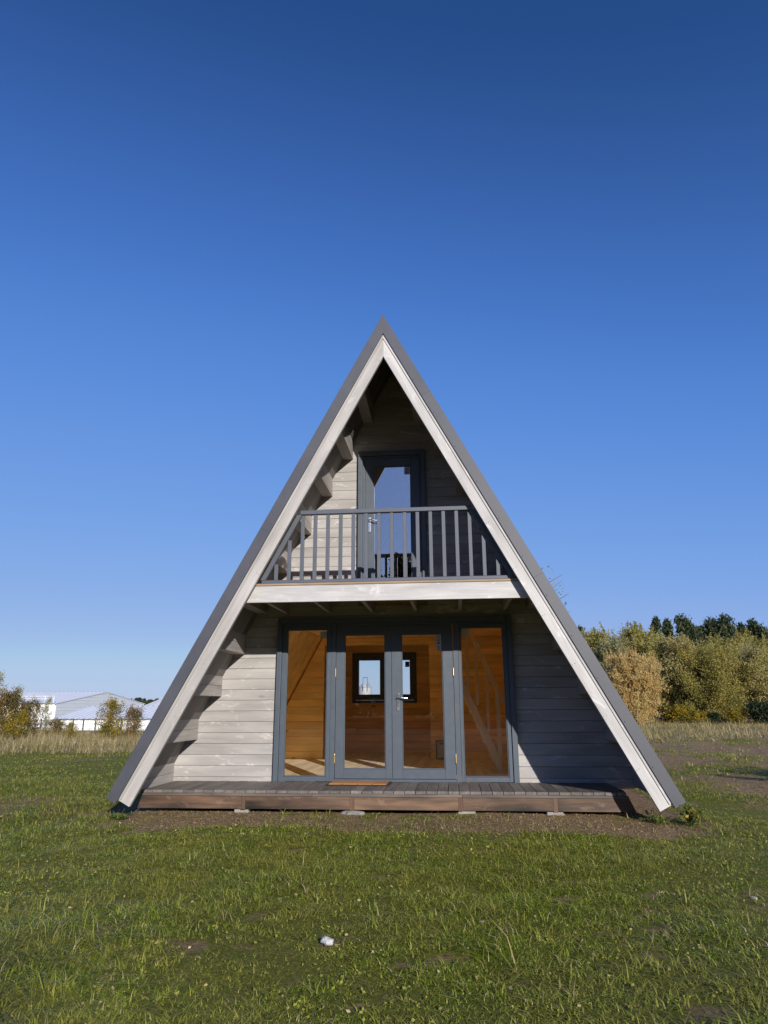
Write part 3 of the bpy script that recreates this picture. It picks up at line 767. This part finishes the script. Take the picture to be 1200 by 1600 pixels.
# staircase
st = empty('staircase', (1.5, 3.7, FZ)); st.parent = house; st.location = Vector((1.5, 3.7, FZ)) - house.location
def spart(mb, name, m='stair', bevel=.003):
    o = mb.build(name, m, None, bevel); o.parent = st; o.location = (-1.5, -3.7, -FZ); return o
sx = lambda z: 1.475 - (z - FZ) * .440           # stringer centre line
for yS in (3.5, 4.22):
    poly = [(sx(FZ) - .055, FZ), (sx(FZ) + .065, FZ), (sx(2.2) + .065, 2.2), (sx(2.2) - .055, 2.2)]
    spart(MB().prism(poly, yS - .02, yS + .02), 'stringer')
for k in range(1, 10):
    zt_ = FZ + .225 * k
    spart(MB().box(sx(zt_) - .06, sx(zt_) + .13, 3.522, 4.198, zt_ - .035, zt_), 'tread')
pts = [at(732, 982, 3.5), at(786, 1098, 3.5)]
dxy = (pts[1] - pts[0]).normalized(); nrm = Vector((dxy.z, 0, -dxy.x)) * .035
p_ = [pts[0] - dxy * .3 + nrm, pts[0] - dxy * .3 - nrm, pts[1] - nrm, pts[1] + nrm]
spart(MB().prism([(q.x, q.z) for q in p_], 3.48, 3.52), 'handrail')
for px, t0, b0 in ((728, 985, 1075), (743, 1010, 1102), (760, 1047, 1143)):
    a = at(px, t0, 3.5); b = at(px, b0, 3.5); spart(MB().box(a.x - .024, a.x + .024, 3.482, 3.518, b.z, a.z), 'baluster')
a = at(777, 1078, 3.5); spart(MB().box(a.x - .032, a.x + .032, 3.475, 3.525, FZ, a.z), 'newel_post')

# things standing on or around the cabin
mt = empty('door_mat', (-.45, 1.2, 0), 'orange brown coir door mat lying on the deck before the left door leaf', 'door mat')
me_ = MB().box(-.835, -.045, .985, 1.41, .0015, .012); part(me_, 'backing', 'rubber', mt, .003)
mb = MB()
for k in range(4): mb.box(-.80 + k * .18 + .003, -.80 + (k + 1) * .18 - .003, 1.012, 1.385, .0125, .024)
part(mb, 'pile', 'coir', mt, .004)
def rock(name, c, s, seed, m, label, cat, group=None, rot=0.0, sub=2):
    import bmesh
    bm = bmesh.new(); bmesh.ops.create_icosphere(bm, subdivisions=sub, radius=1)
    r = random.Random(seed); ph = [r.uniform(0, 6) for _ in range(6)]
    for v in bm.verts:
        q = v.co.copy(); k = 1 + .18 * math.sin(3 * q.x + ph[0]) * math.cos(2.6 * q.y + ph[1]) + .13 * math.sin(5 * q.z + ph[2] + 3 * q.x) + r.uniform(-.05, .05)
        q = Vector((max(-.8, min(.8, q.x)), max(-.8, min(.8, q.y)), max(-.72, min(.72, q.z)))) * k
        v.co = Vector((q.x * s[0], q.y * s[1], q.z * s[2]))
    me = bpy.data.meshes.new(name); bm.to_mesh(me); bm.free()
    o = link(name, me, m); o.location = c; o.rotation_euler = (0, 0, rot); tag(o, label, cat, group); return o
def block(x0, x1, y0, y1, zt, zbm, label, tilt=0.0):
    cx, cy, cz = (x0 + x1) / 2, (y0 + y1) / 2, (zt + zbm) / 2
    mb = MB().box(x0 - cx, x1 - cx, y0 - cy, y1 - cy, zbm - cz, zt - cz)
    o = mb.build('concrete_block', 'concrete', None, .008); o.location = (cx, cy, cz); o.rotation_euler = (0, 0, tilt)
    tag(o, label, 'block', 'concrete blocks under the deck'); return o
block(.775, .972, .53, .80, -.2125, -.33, 'pale concrete block under the deck, right of the double door middle', .03)
block(1.775, 1.955, .52, .80, -.2125, -.33, 'concrete block under the right part of the deck, partly covered by earth', -.04)
block(-1.83, -1.66, .54, .80, -.2125, -.33, 'small low concrete block under the left part of the deck', .02)
rock('rock', (-.43, .56, -.262), (.17, .11, .062), 5, 'concrete', 'broken pale rock propping the deck below the door mat', 'rock', None, .15)
pnl = empty('leaning_panel', tuple(at(689, 1190, PY - .12)), 'grey panel in a thin dark frame leaning inside behind the right door leaf', 'panel')
q0 = at(681.5, 1191, PY - .1); q1 = at(708, 1161, PY - .1)
mb = MB(); zq0 = FZ + .002; zq1 = zq0 + (q1.z - q0.z)
ring(mb, q0.x, q1.x, zq0, zq1, q0.x + .02, q1.x - .02, zq0 + .02, zq1 - .02, PY - .05, PY - .02); part(mb, 'panel_frame', 'rubber', pnl)
part(MB().box(q0.x + .02, q1.x - .02, PY - .042, PY - .03, zq0 + .02, zq1 - .02), 'panel_face', 'sticker', pnl)
part(MB().box(q0.x + .06, q1.x - .06, PY - .046, PY - .0425, zq1 - .075, zq1 - .045), 'panel_bar', 'ink', pnl)

# crumpled paper and stones in the lawn
def onlawn(px, py):
    lo_, hi_ = CAM.y + .5, 60.
    for _ in range(40):
        m_ = (lo_ + hi_) / 2; q = at(px, py, m_)
        if q.z > gz(q.x, q.y): lo_ = m_
        else: hi_ = m_
    q = at(px, py, lo_); q.z = float(gz(q.x, q.y)); return q
import bmesh
bm = bmesh.new(); bmesh.ops.create_icosphere(bm, subdivisions=3, radius=.028); r_ = random.Random(3)
for v in bm.verts:
    q = v.co.copy(); v.co *= r_.uniform(.72, 1.15) * (1 + .35 * math.sin(60 * q.x + 3) * math.sin(70 * q.y)); v.co.z *= .7; v.co.x *= 1.25
me = bpy.data.meshes.new('paper_scrap'); bm.to_mesh(me); bm.free()
me.shade_smooth(); o = link('paper_scrap', me, 'paper'); q = onlawn(511, 1478); o.location = (q.x, q.y, q.z + .022)
tag(o, 'crumpled scrap of white paper lying in the foreground lawn', 'litter')
for k, (px, py, s, lab) in enumerate([(787, 1360, .022, 'small pale stone in the lawn below the right door leaf'), (752, 1444, .022, 'pale pebble on a bare earth patch, right of the white paper'),
        (1178, 1405, .02, 'small pale stone at the right edge of the lawn'), (693, 1448, .012, 'tiny dark pebble between the white paper and the earth patch') ,
        (300, 1226, .03, 'pale stone beside the lower left roof edge'), (68, 1524, .016, 'pale flake of stone at the lower left corner of the lawn')]):
    if k in (3, 4): continue
    q = onlawn(px, py); rock('stone', (q.x, q.y, q.z + s * .25), (s * 1.3, s, s * .8), 20 + k, 'stone', lab, 'stone', 'stones in the lawn', k * 1.3)

# ------------------------------------------------------------------ plants
def make_tree(name, H, rx, base, nl, nt, lpt, leaf, m, bark='bark', seed=1, sig=.28, profile='round', trunk_r=None, lean=.1, aspect=1.6, stems=1, shoots=0.0, upr=0.0):
    rng = np.random.default_rng(seed); root = empty(name, (0, 0, 0))
    mb = MB(); tr = trunk_r or H * .018
    pts = []
    for s in range(stems):
        az = rng.uniform(0, 6.28); sp = (rx * .45 if stems > 1 else H * lean * .5)
        tp = np.array([math.cos(az) * sp, math.sin(az) * sp, H * rng.uniform(.82, .95)])
        b0 = np.array([math.cos(az), math.sin(az), 0]) * (rx * .10 if stems > 1 else 0); b0[2] = -.15
        spine = [b0 + (tp - b0) * t + np.array([*(rng.normal(0, H * .012, 2) * (0 < t < 1)), 0]) for t in np.linspace(0, 1, 6)]
        mb.path(spine, [tr * (1 - .85 * t) for t in np.linspace(0, 1, 6)], 6)
        for _ in range(nl // stems):
            t = rng.uniform(base, .97); f = t * 5; k = min(4, int(f)); o = spine[k] + (spine[k + 1] - spine[k]) * (f - k)
            u = (t - base) / (1 - base)
            if profile == 'round': R = rx * math.sqrt(max(.06, 1 - (2 * u - .8) ** 2 / 1.6)) 
            elif profile == 'cone': R = rx * (1.02 - u) ** .8
            elif profile == 'dome': R = rx * math.sqrt(max(.02, 1 - u * u))
            elif profile == 'pine': R = rx * (.45 + .55 * math.sin(min(1, u * 1.15) * math.pi * .85)) 
            R *= rng.uniform(.55, 1.12); a = rng.uniform(0, 6.28)
            rise = {'round': .35, 'cone': -.05, 'dome': .9, 'pine': .12}[profile] * R * rng.uniform(.4, 1.4)
            e = o + np.array([math.cos(a) * R, math.sin(a) * R, rise])
            if e[2] > H: e[2] = H * rng.uniform(.94, 1.03)
            mid = (o + e) / 2 + np.array([0, 0, -.08 * R]) + rng.normal(0, R * .06, 3)
            mb.path([o, mid, e], [tr * .32, tr * .2, tr * .06], 4)
            for _ in range(nt):
                q = rng.uniform(.3, 1.05); c = (o * (1 - q) ** 2 + 2 * mid * q * (1 - q) + e * q * q) + rng.normal(0, R * .10 + .05, 3)
                n_ = max(2, int(lpt * rng.uniform(.5, 1.5)))
                pts.append(c + rng.normal(0, sig, (n_, 3)) * np.array([1, 1, .8]))
            if shoots and rng.random() < shoots:      # upright shoots make the outline ragged
                d_ = np.array([*rng.normal(0, .22, 2), 1.0]); L_ = H * rng.uniform(.07, .17)
                mb.path([e, e + d_ * L_], [tr * .10, tr * .03], 4)
                tt = rng.uniform(0, 1, int(lpt * 2.2))[:, None]; pts.append(e + d_ * L_ * tt + rng.normal(0, sig * .38, (len(tt), 3)) * (1.25 - tt))
    mb.build('trunk', bark, root)
    P = np.concatenate(pts); P = P[P[:, 2] > .12]
    V, Q = leaf_quads(P, leaf, rng, aspect, upr); mesh_np('crown', V, Q, m, root)
    TRUE_H[root.name] = float(np.percentile(P[:, 2], 99.3))
    return root
TRUE_H = {}
def place(src, px, py_base, Y, height_px, H0, label, cat, group, name=None, first=set(), widen=1.0):
    """copy of a plant standing at depth Y, its top at the given height"""
    o = src if src.name not in first else copy_tree(src)
    first.add(src.name)
    height_px += 9 if Y > 36 else 0
    b = at(px, 1103, Y); z = float(gz(b.x, b.y)); top = at(px, height_px, Y).z
    s = (top - z) / TRUE_H[src.name]
    o.location = (b.x, b.y, z - .02); o.scale = (s * widen, s * widen, s); o.rotation_euler = (0, 0, random.uniform(0, 6.28))
    tag(o, label, cat, group); return o
T = {}
T['olive'] = make_tree('broadleaf_tree', 7, 2.5, .12, 64, 17, 34, .085, 'olive', seed=2, sig=.22, shoots=.75)
T['olive2'] = make_tree('broadleaf_tree', 7, 2.2, .10, 60, 17, 34, .085, 'tan_leaf', seed=3, sig=.22, shoots=.75)
T['grey'] = make_tree('broadleaf_tree', 7, 2.2, .12, 52, 13, 24, .085, 'greygreen', seed=4, sig=.22, shoots=.75, bark='birch')
T['dome'] = make_tree('bushy_tree', 6.5, 3.0, .05, 90, 17, 32, .082, 'olive', seed=5, sig=.22, shoots=.75, profile='dome', stems=4, trunk_r=.08)
T['willow'] = make_tree('willow_bush', 4.6, 1.75, .03, 280, 16, 22, .046, 'gold', seed=6, sig=.10, shoots=.8, upr=2.4, profile='dome', stems=9, trunk_r=.03, aspect=3.2)
T['yellow'] = make_tree('low_shrub', 1.6, .9, .05, 60, 9, 12, .085, 'bright', seed=7, sig=.13, profile='dome', stems=5, trunk_r=.02)
T['ever'] = make_tree('evergreen_shrub', 1.6, .9, .05, 40, 9, 12, .11, 'dark', seed=8, sig=.13, profile='dome', stems=4, trunk_r=.03)
T['pine'] = make_tree('pine_tree', 12, 2.2, .45, 40, 11, 20, .17, 'pine_n', seed=9, sig=.26, profile='pine', aspect=2.6, trunk_r=.16)
T['pine2'] = make_tree('pine_tree', 12, 1.8, .40, 40, 10, 18, .17, 'pine_n', seed=10, sig=.22, profile='cone', aspect=2.6, trunk_r=.15)
gT = 'trees along the right edge of the field'
for key, px, top, Y, lab, wd in [
    ('olive', 1000, 972, 46, 'tall olive green tree behind the golden willow bush', 1.0),
    ('olive2', 930, 978, 48, 'tan and olive tree closest to the right roof slope', .9),
    ('grey', 966, 984, 44, 'grey green thin tree between the roof slope and the golden willow', .8),
    ('olive2', 1072, 986, 42, 'tan leaved tree just right of the golden willow bush', 1.0),
    ('dome', 1118, 996, 40, 'broad olive bushy tree, largest in the middle of the wood edge', .95),
    ('grey', 1162, 1000, 44, 'pale silvery tree right of the broad olive bushy tree', 1.0),
    ('olive2', 1195, 1004, 40, 'brownish tree cut by the right edge of the photo', 1.0),
    ('olive', 1040, 1000, 43, 'dark olive tree behind the right side of the golden willow', .9),
    ('olive', 1240, 990, 45, 'olive tree at the far right end of the wood edge', 1.0),
    ('olive', 1150, 985, 54, 'olive tree standing in front of the widest pine', 1.0),
    ('grey', 1020, 985, 49, 'grey green tree between the tall olive tree and the dark olive tree', 1.1),
    ('dome', 1085, 1006, 43, 'olive thicket filling the gap left of the broad bushy tree', .9),
    ('olive', 1215, 992, 47, 'olive tree behind the brownish tree at the right edge', 1.1),
    ('olive2', 885, 985, 56, 'tan tree half hidden behind the right roof slope', 1.0)]:
    place(T[key], px, 0, Y, top, {'dome': 6.5}.get(key, 7) * 1.0, lab, 'tree', gT, widen=wd)
place(T['willow'], 988, 0, 37, 1014, 4.6, 'golden orange willow bush in front of the wood edge', 'bush', None, widen=1.0)
for key, px, top, Y, lab in [
    ('yellow', 1058, 1092, 38, 'bright yellow low shrub right of the golden willow'),
    ('ever', 1040, 1103, 38.5, 'dark evergreen shrub at the foot of the golden willow'),
    ('yellow', 1145, 1098, 37.5, 'yellow green low shrub in front of the broad bushy tree'),
    ('yellow', 1088, 1100, 37.5, 'olive yellow shrub between the low yellow shrub and the bushy tree'),
    ('ever', 1187, 1088, 37, 'dark evergreen shrub by the right edge of the photo'),
    ('ever', 1110, 1104, 37.6, 'low dark shrub beneath the broad bushy tree')]:
    place(T[key], px, 0, Y, top, 1.6, lab, 'shrub', 'low shrubs before the wood edge', widen=1.1)
for k, (key, px, top, lab) in enumerate([
    ('pine2', 1037, 958, 'narrow dark pine, leftmost of the tall pines above the wood'), ('pine2', 1058, 961, 'slim pine second from left above the wood'),
    ('pine', 1087, 955, 'bushy topped pine in the middle of the pine group'), ('pine', 1120, 960, 'dark pine left of the widest pine crown'),
    ('pine', 1146, 956, 'widest and densest pine crown above the wood'), ('pine2', 1176, 968, 'lower pine right of the widest crown'),
    ('pine', 1200, 962, 'pine cut by the right edge of the photo'), ('pine2', 912, 973, 'small far pine top next to the roof slope')]):
    place(T[key], px, 0, 72 + (k * 7) % 11, top, 12, lab, 'pine tree', 'pines behind the right wood', widen=.62 if key == 'pine2' else .7)

# thin tree behind the roof
tw = make_tree('birch_tree', 6, 1.5, .4, 30, 5, 4, .05, 'greygreen', seed=14, sig=.09, bark='bark', trunk_r=.13)
place(tw, 842, 0, 15, 890, 6, 'sparse birch twigs showing above the right roof slope', 'tree', None)
# left bushes
B1 = make_tree('autumn_bush', 2.2, 1.0, .04, 46, 11, 13, .055, 'rust', seed=21, sig=.12, profile='dome', stems=6, trunk_r=.018)
B2 = make_tree('autumn_bush', 2.2, .9, .04, 44, 11, 13, .055, 'bright', seed=22, sig=.12, profile='dome', stems=6, trunk_r=.018)
B3 = make_tree('young_birch', 3.0, .6, .15, 40, 7, 9, .055, 'greygreen', seed=23, sig=.10, bark='birch', trunk_r=.028)
gB = 'autumn bushes along the left field edge'
for src, H0, px, top, Y, lab, wd in [
    (B1, 2.2, 14, 1078, 19, 'rust and green bush at the left edge of the photo', .8),
    (B3, 3.0, 27, 1072, 20, 'slim young birch rising between the left bushes', .7),
    (B1, 2.2, 52, 1092, 19.5, 'reddish green bush in front of the white warehouse wall', .75),
    (B2, 2.2, 30, 1110, 17.8, 'low orange yellow bush at the foot of the young birch', 1.0),
    (B3, 3.0, 76, 1088, 20.5, 'thin spindly sapling before the warehouse corner', .5),
    (B1, 2.2, 88, 1122, 18.5, 'low rust coloured bush right of the reddish bush', 1.0),
    (B2, 2.2, 176, 1092, 19, 'tall yellow green bush before the low white shed', .75),
    (B1, 2.2, 208, 1103, 19.5, 'brown green bush next to the left roof slope', .7),
    (B3, 3.0, -6, 1050, 19, 'tall thin birch at the very left edge', .7),
    (B2, 2.2, 114, 1128, 19, 'small green yellow bush by the fence posts', .9)]:
    place(src, px, 0, Y, top, H0, lab, 'bush', gB, widen=wd)

# weeds: yellow leaved plant by the right roof foot
def weed(name, c, n, h, spread, m, leaf, label, seed, ym=None):
    rng = np.random.default_rng(seed); root = empty(name, c, label, 'weed'); mb = MB(); pts = []; yp = []
    C = np.array(c)
    for k in range(n):
        a = rng.uniform(0, 6.28); e = C + np.array([math.cos(a) * spread * rng.uniform(.2, 1), math.sin(a) * spread * rng.uniform(.2, 1), h * rng.uniform(.4, 1)])
        mb.path([C + np.array([0, 0, -.02]), (C + e) / 2 + np.array([0, 0, h * .12]), e], [.004, .003, .002], 5)
        for t in np.linspace(.35, 1, 7): (yp if (ym and rng.random() < .3) else pts).append(C + (e - C) * t + rng.normal(0, .02, 3))
    mb.build('stem', 'weed', root).location = -Vector(c)
    P = np.array(pts); V, Q = leaf_quads(P, leaf, rng, 1.4); mesh_np('foliage', V, Q, m, root)
    if yp: V, Q = leaf_quads(np.array(yp), leaf * 1.15, rng, 1.2); mesh_np('yellow_foliage', V, Q, ym, root)
    return root
wp = lambda x, y: (x, y, float(gz(x, y)))
weed('leafy_weed', wp(3.17, .02), 15, .22, .17, 'weed', .034, 'leafy weed with yellow lower leaves at the right roof foot', 31, 'yellow')
weed('leafy_weed', wp(2.86, .15), 12, .13, .18, 'weed', .024, 'dark green weed tuft under the right fascia end', 32)
weed('leafy_weed', wp(-2.98, .02), 12, .10, .16, 'weed', .022, 'green weed tuft at the left roof foot', 34)

# ------------------------------------------------------------------ far left: fence and buildings
fe = empty('wire_fence', (at(128, 1140, 23).x, 23, float(gz(at(128, 1140, 23).x, 23))), 'low wire fence with dark posts before the white shed', 'fence')
tops = []
for px in (40, 65, 93, 115, 131, 150, 190, 236, 262):
    a = at(px, 1123, 23 + .0 * px); g_ = float(gz(a.x, a.y)); tops.append((a.x, a.y, g_, a.z))
    part(MB().box(a.x - .022, a.x + .022, a.y - .022, a.y + .022, g_ - .3, a.z), 'post', 'wire', fe)
mb = MB()
for (a, b) in zip(tops[:-1], tops[1:]):
    for t in (.15, .4, .65, .9): mb.tube((a[0], a[1], a[2] + (a[3] - a[2]) * t), (b[0], b[1], b[2] + (b[3] - b[2]) * t), .006, .006, 4)
part(mb, 'wire', 'wire', fe)
def ridged(mb, p, q, r, s, n, amp=.02, lip=0):
    """sheeted panel p-q-r-s: n shallow ribs running from the p-q edge to the s-r edge"""
    p, q, r, s = map(Vector, (p, q, r, s)); nr = (q - p).cross(s - p).normalized()
    for k in range(n):
        a, b = k / n, (k + 1) / n; d = (b - a)
        us = [a, a + d * .35, a + d * .5, a + d * .85, b]; hs = [0, 0, amp, amp, 0]
        vs = [p.lerp(q, u) + nr * h for u, h in zip(us, hs)] + [s.lerp(r, u) + nr * h for u, h in zip(us, hs)]
        mb.add(vs, [(i, i + 1, i + 6, i + 5) for i in range(4)])
YH = 92
P = lambda px, py, Y: at(px, py, Y)
def house3(name, label, eaveL, eaveR, ridge_z, eave_z, base_z, y0, y1, wall_m, gable_m, roof_m, ridge_dir='x', xr=None):
    root = empty(name, ((eaveL + eaveR) / 2, (y0 + y1) / 2, base_z), label, 'building')
    x0, x1 = eaveL, eaveR; ym = (y0 + y1) / 2; xm = (x0 + x1) / 2
    # walls
    mb = MB(); ridged(mb, (x0, y0, base_z), (x1, y0, base_z), (x1, y0, eave_z), (x0, y0, eave_z), int((x1 - x0) / .9) + 1, .05); part(mb, 'long_wall', wall_m, root); mb = MB()
    ridged(mb, (x1, y1, base_z), (x0, y1, base_z), (x0, y1, eave_z), (x1, y1, eave_z), int((x1 - x0) / .9) + 1, .05); part(mb, 'long_wall', wall_m, root)
    mb = MB()
    mb.prism([(y0 + .1, base_z), (y1 - .1, base_z), (y1 - .1, eave_z), (ym, ridge_z - .03), (y0 + .1, eave_z)], x1 - .15, x1 + .10, 'x')
    for k in range(int((ridge_z - base_z) / .55)):
        zk = base_z + .3 + k * .55; 
        f = 1 if zk < eave_z else max(.0, (ridge_z - zk) / (ridge_z - eave_z)); hw = (y1 - y0) / 2 * f - .35
        if hw > .3: mb.box(x1 + .10, x1 + .13, ym - hw, ym + hw, zk, zk + .07)
    part(mb, 'gable_wall', gable_m, root)
    mb = MB(); mb.prism([(y0 + .1, base_z), (y1 - .1, base_z), (y1 - .1, eave_z), (ym, ridge_z - .03), (y0 + .1, eave_z)], x0 + .05, x0 + .25, 'x'); part(mb, 'gable_wall', gable_m, root)
    o_ = .5; mb = MB(); dz = (ridge_z - eave_z) * o_ / (ym - y0)
    ridged(mb, (x0 - .4, y0 - o_, eave_z - dz), (x1 + .19, y0 - o_, eave_z - dz), (x1 + .19, ym, ridge_z), (x0 - .4, ym, ridge_z), int((x1 - x0) / .8) + 1, .05)
    ridged(mb, (x1 + .19, y1 + o_, eave_z - dz), (x0 - .4, y1 + o_, eave_z - dz), (x0 - .4, ym, ridge_z), (x1 + .19, ym, ridge_z), int((x1 - x0) / .8) + 1, .05)
    mb.prism([(y0 - o_, eave_z - dz - .12), (ym, ridge_z - .12), (ym, ridge_z - .02), (y0 - o_, eave_z - dz - .02)], x1 + .135, x1 + .20, 'x')
    mb.prism([(ym, ridge_z - .12), (y1 + o_, eave_z - dz - .12), (y1 + o_, eave_z - dz - .02), (ym, ridge_z - .02)], x1 + .135, x1 + .20, 'x')
    part(mb, 'roof', roof_m, root)
    return root
bz = float(gz(-60, 120)) - .2
# large warehouse
e = P(86.7, 1098.5, 105); rg = P(153.8, 1081, 122)
wh = house3('warehouse', 'large white warehouse with pale grey gabled roof behind the left bushes', -135, e.x, rg.z, e.z, bz, 105, 139, 'white_clad', 'grey_clad', 'grey_roof')
rl = MB()
for px in (34, 52, 70, 84):
    a = P(px, 1098, 104.8); rl.box(a.x - .06, a.x + .06, 104.75, 104.87, a.z - .2, P(px, 1088, 104.8).z)
for py in (1088, 1092): a = P(34, py, 104.8); b = P(84, py, 104.8); rl.box(a.x, b.x, 104.77, 104.85, a.z - .04, a.z + .04)
part(rl, 'roof_guard_rail', 'grey_clad', wh)
# lower shed in front
e0 = P(88, 1122.5, 84); r0 = P(149.5, 1103.5, 93); xr = P(300, 1122, 84).x
sh = house3('shed', 'low white shed with pale sloping roof in front of the warehouse', e0.x, xr, r0.z, e0.z, float(gz(-50, 90)) - .2, 84, 102, 'white_clad', 'white_clad', 'grey_roof')
part(MB().box(P(118, 1130, 83.8).x, P(122, 1130, 83.8).x, 83.7, 83.93, float(gz(-50, 84)), P(118, 1128, 83.8).z), 'wall_pier', 'white_clad', sh)
# grey roof beside the cabin
r0 = P(262, 1083, 150); e0 = P(229, 1104, 138)
gh = empty('hall', (r0.x, 150, bz), 'grey roofed hall half hidden by the left roof slope', 'building')
hw = r0.x - e0.x
mb = MB().box(r0.x - hw + .3, r0.x + hw - .3, 138.3, 169.7, bz, e0.z); part(mb, 'wall', 'white_clad', gh)
mb = MB()
for a, b in (((r0.x - hw, 138), (r0.x + hw, 138)), ((r0.x + hw, 138), (r0.x + hw, 170)), ((r0.x + hw, 170), (r0.x - hw, 170)), ((r0.x - hw, 170), (r0.x - hw, 138))):
    ridged(mb, (*a, e0.z), (*b, e0.z), (r0.x + .01 * (b[0] - a[0]), 154 + .01 * (b[1] - a[1]), r0.z), (r0.x - .01 * (b[0] - a[0]), 154 - .01 * (b[1] - a[1]), r0.z), 24, .06)
part(mb, 'roof', 'grey_roof', gh)
# silo seen through the back window
s0 = at(570.5, 1092, 60); sp = empty('silo', (s0.x, 60, float(gz(s0.x, 60))), 'pale metal silo with ladder hoop seen through the back window', 'silo')
sw_ = .62; zt_ = at(573, 1074, 60).z; zb_ = float(gz(s0.x, 60)) - .2
mb = MB()
for k in range(int((zt_ - zb_) / .5) + 1): mb.tube((s0.x, 60, zb_ + k * .5), (s0.x, 60, min(zt_, zb_ + k * .5 + .49)), sw_ * (1 + .008 * (k % 2)), sw_ * (1 + .008 * (k % 2)), 28)
part(mb, 'tank', 'silo', sp)
mb = MB().tube((s0.x, 60, zt_), (s0.x, 60, at(573, 1067, 60).z), sw_ + .03, .18, 28); part(mb, 'cone', 'silo', sp)
mb = MB(); zl = at(573, 1059, 60).z; xl_ = at(572, 1065, 60).x
for dx in (-.22, .22): mb.tube((xl_ + dx, 59.2, zt_ - .4), (xl_ + dx, 59.4, zl), .022, .022, 6)
mb.tube((xl_ - .22, 59.4, zl), (xl_ + .22, 59.4, zl), .022, .022, 6)
mb.tube((xl_ + .22, 59.4, zl - .5), (s0.x + .55, 59.3, zt_ + .1), .02, .02, 6)
part(mb, 'ladder', 'wire', sp)

# far wood on the left horizon
rng = np.random.default_rng(77)
xs = np.concatenate([rng.uniform(at(150, 1100, 330).x, at(285, 1100, 330).x, 60)])
P_ = []
for x in xs:
    top = at(230, 1094 + rng.uniform(-4, 5), 330).z; b = float(gz(x, 330)); c = np.array([x, 330 + rng.uniform(-8, 8), 0])
    n_ = 150; hh = rng.uniform(b, top, n_); wv = 2.6 * (1.05 - (hh - b) / (top - b + .01)) ** .6
    P_.append(np.stack([c[0] + rng.normal(0, 1, n_) * wv * .6, c[1] + rng.normal(0, 1, n_) * wv * .6, hh], 1))
V, Q = leaf_quads(np.concatenate(P_), 1.1, rng, 1.4)
tag(mesh_np('distant_wood', V, Q, 'pine_n'), 'dark far off wood on the horizon right of the warehouse', 'wood', kind='stuff')

# trees behind the viewpoint, mirrored in the glass
R1 = make_tree('leafy_tree', 9, 4.2, .05, 60, 12, 16, .34, 'dim', seed=41, sig=.5, profile='round', trunk_r=.18)
R2 = make_tree('tall_birch', 19, 4.0, .2, 70, 12, 13, .28, 'dim', seed=42, sig=.42, profile='cone', trunk_r=.2, bark='birch')
gR = 'trees behind the viewpoint mirrored in the glass'
k = 0
for x in (-34, -28, -22.5, -16.5, -11, -5, 0.5, 6.5, 12, 18, 24, 30):
    o = R1 if k == 0 else copy_tree(R1); s = random.uniform(1.25, 1.5); o.location = (x, -60 - 5 * (k % 2), G0); o.scale = (s, s, s); o.rotation_euler = (0, 0, k * 1.1)
    tag(o, 'dark leafy tree mirrored in the door glass', 'tree', gR); k += 1
R2.location = (-4.2, -60, G0); tag(R2, 'tall thin birch mirrored in the balcony door glass', 'tree')
# added shrub stands in for an unseen thing shading the rough ground at right
hb = copy_tree(T['dome']); hb.location = (9.6, -1.5, G0); hb.scale = (.42, .42, .42); tag(hb, 'added stand-in shrub, unseen right of the frame, shading the rough ground', 'shrub')
sc.cycles.max_bounces = 10; sc.cycles.transparent_max_bounces = 24; sc.cycles.diffuse_bounces = 8
sc.cycles.caustics_reflective = False; sc.cycles.caustics_refractive = False
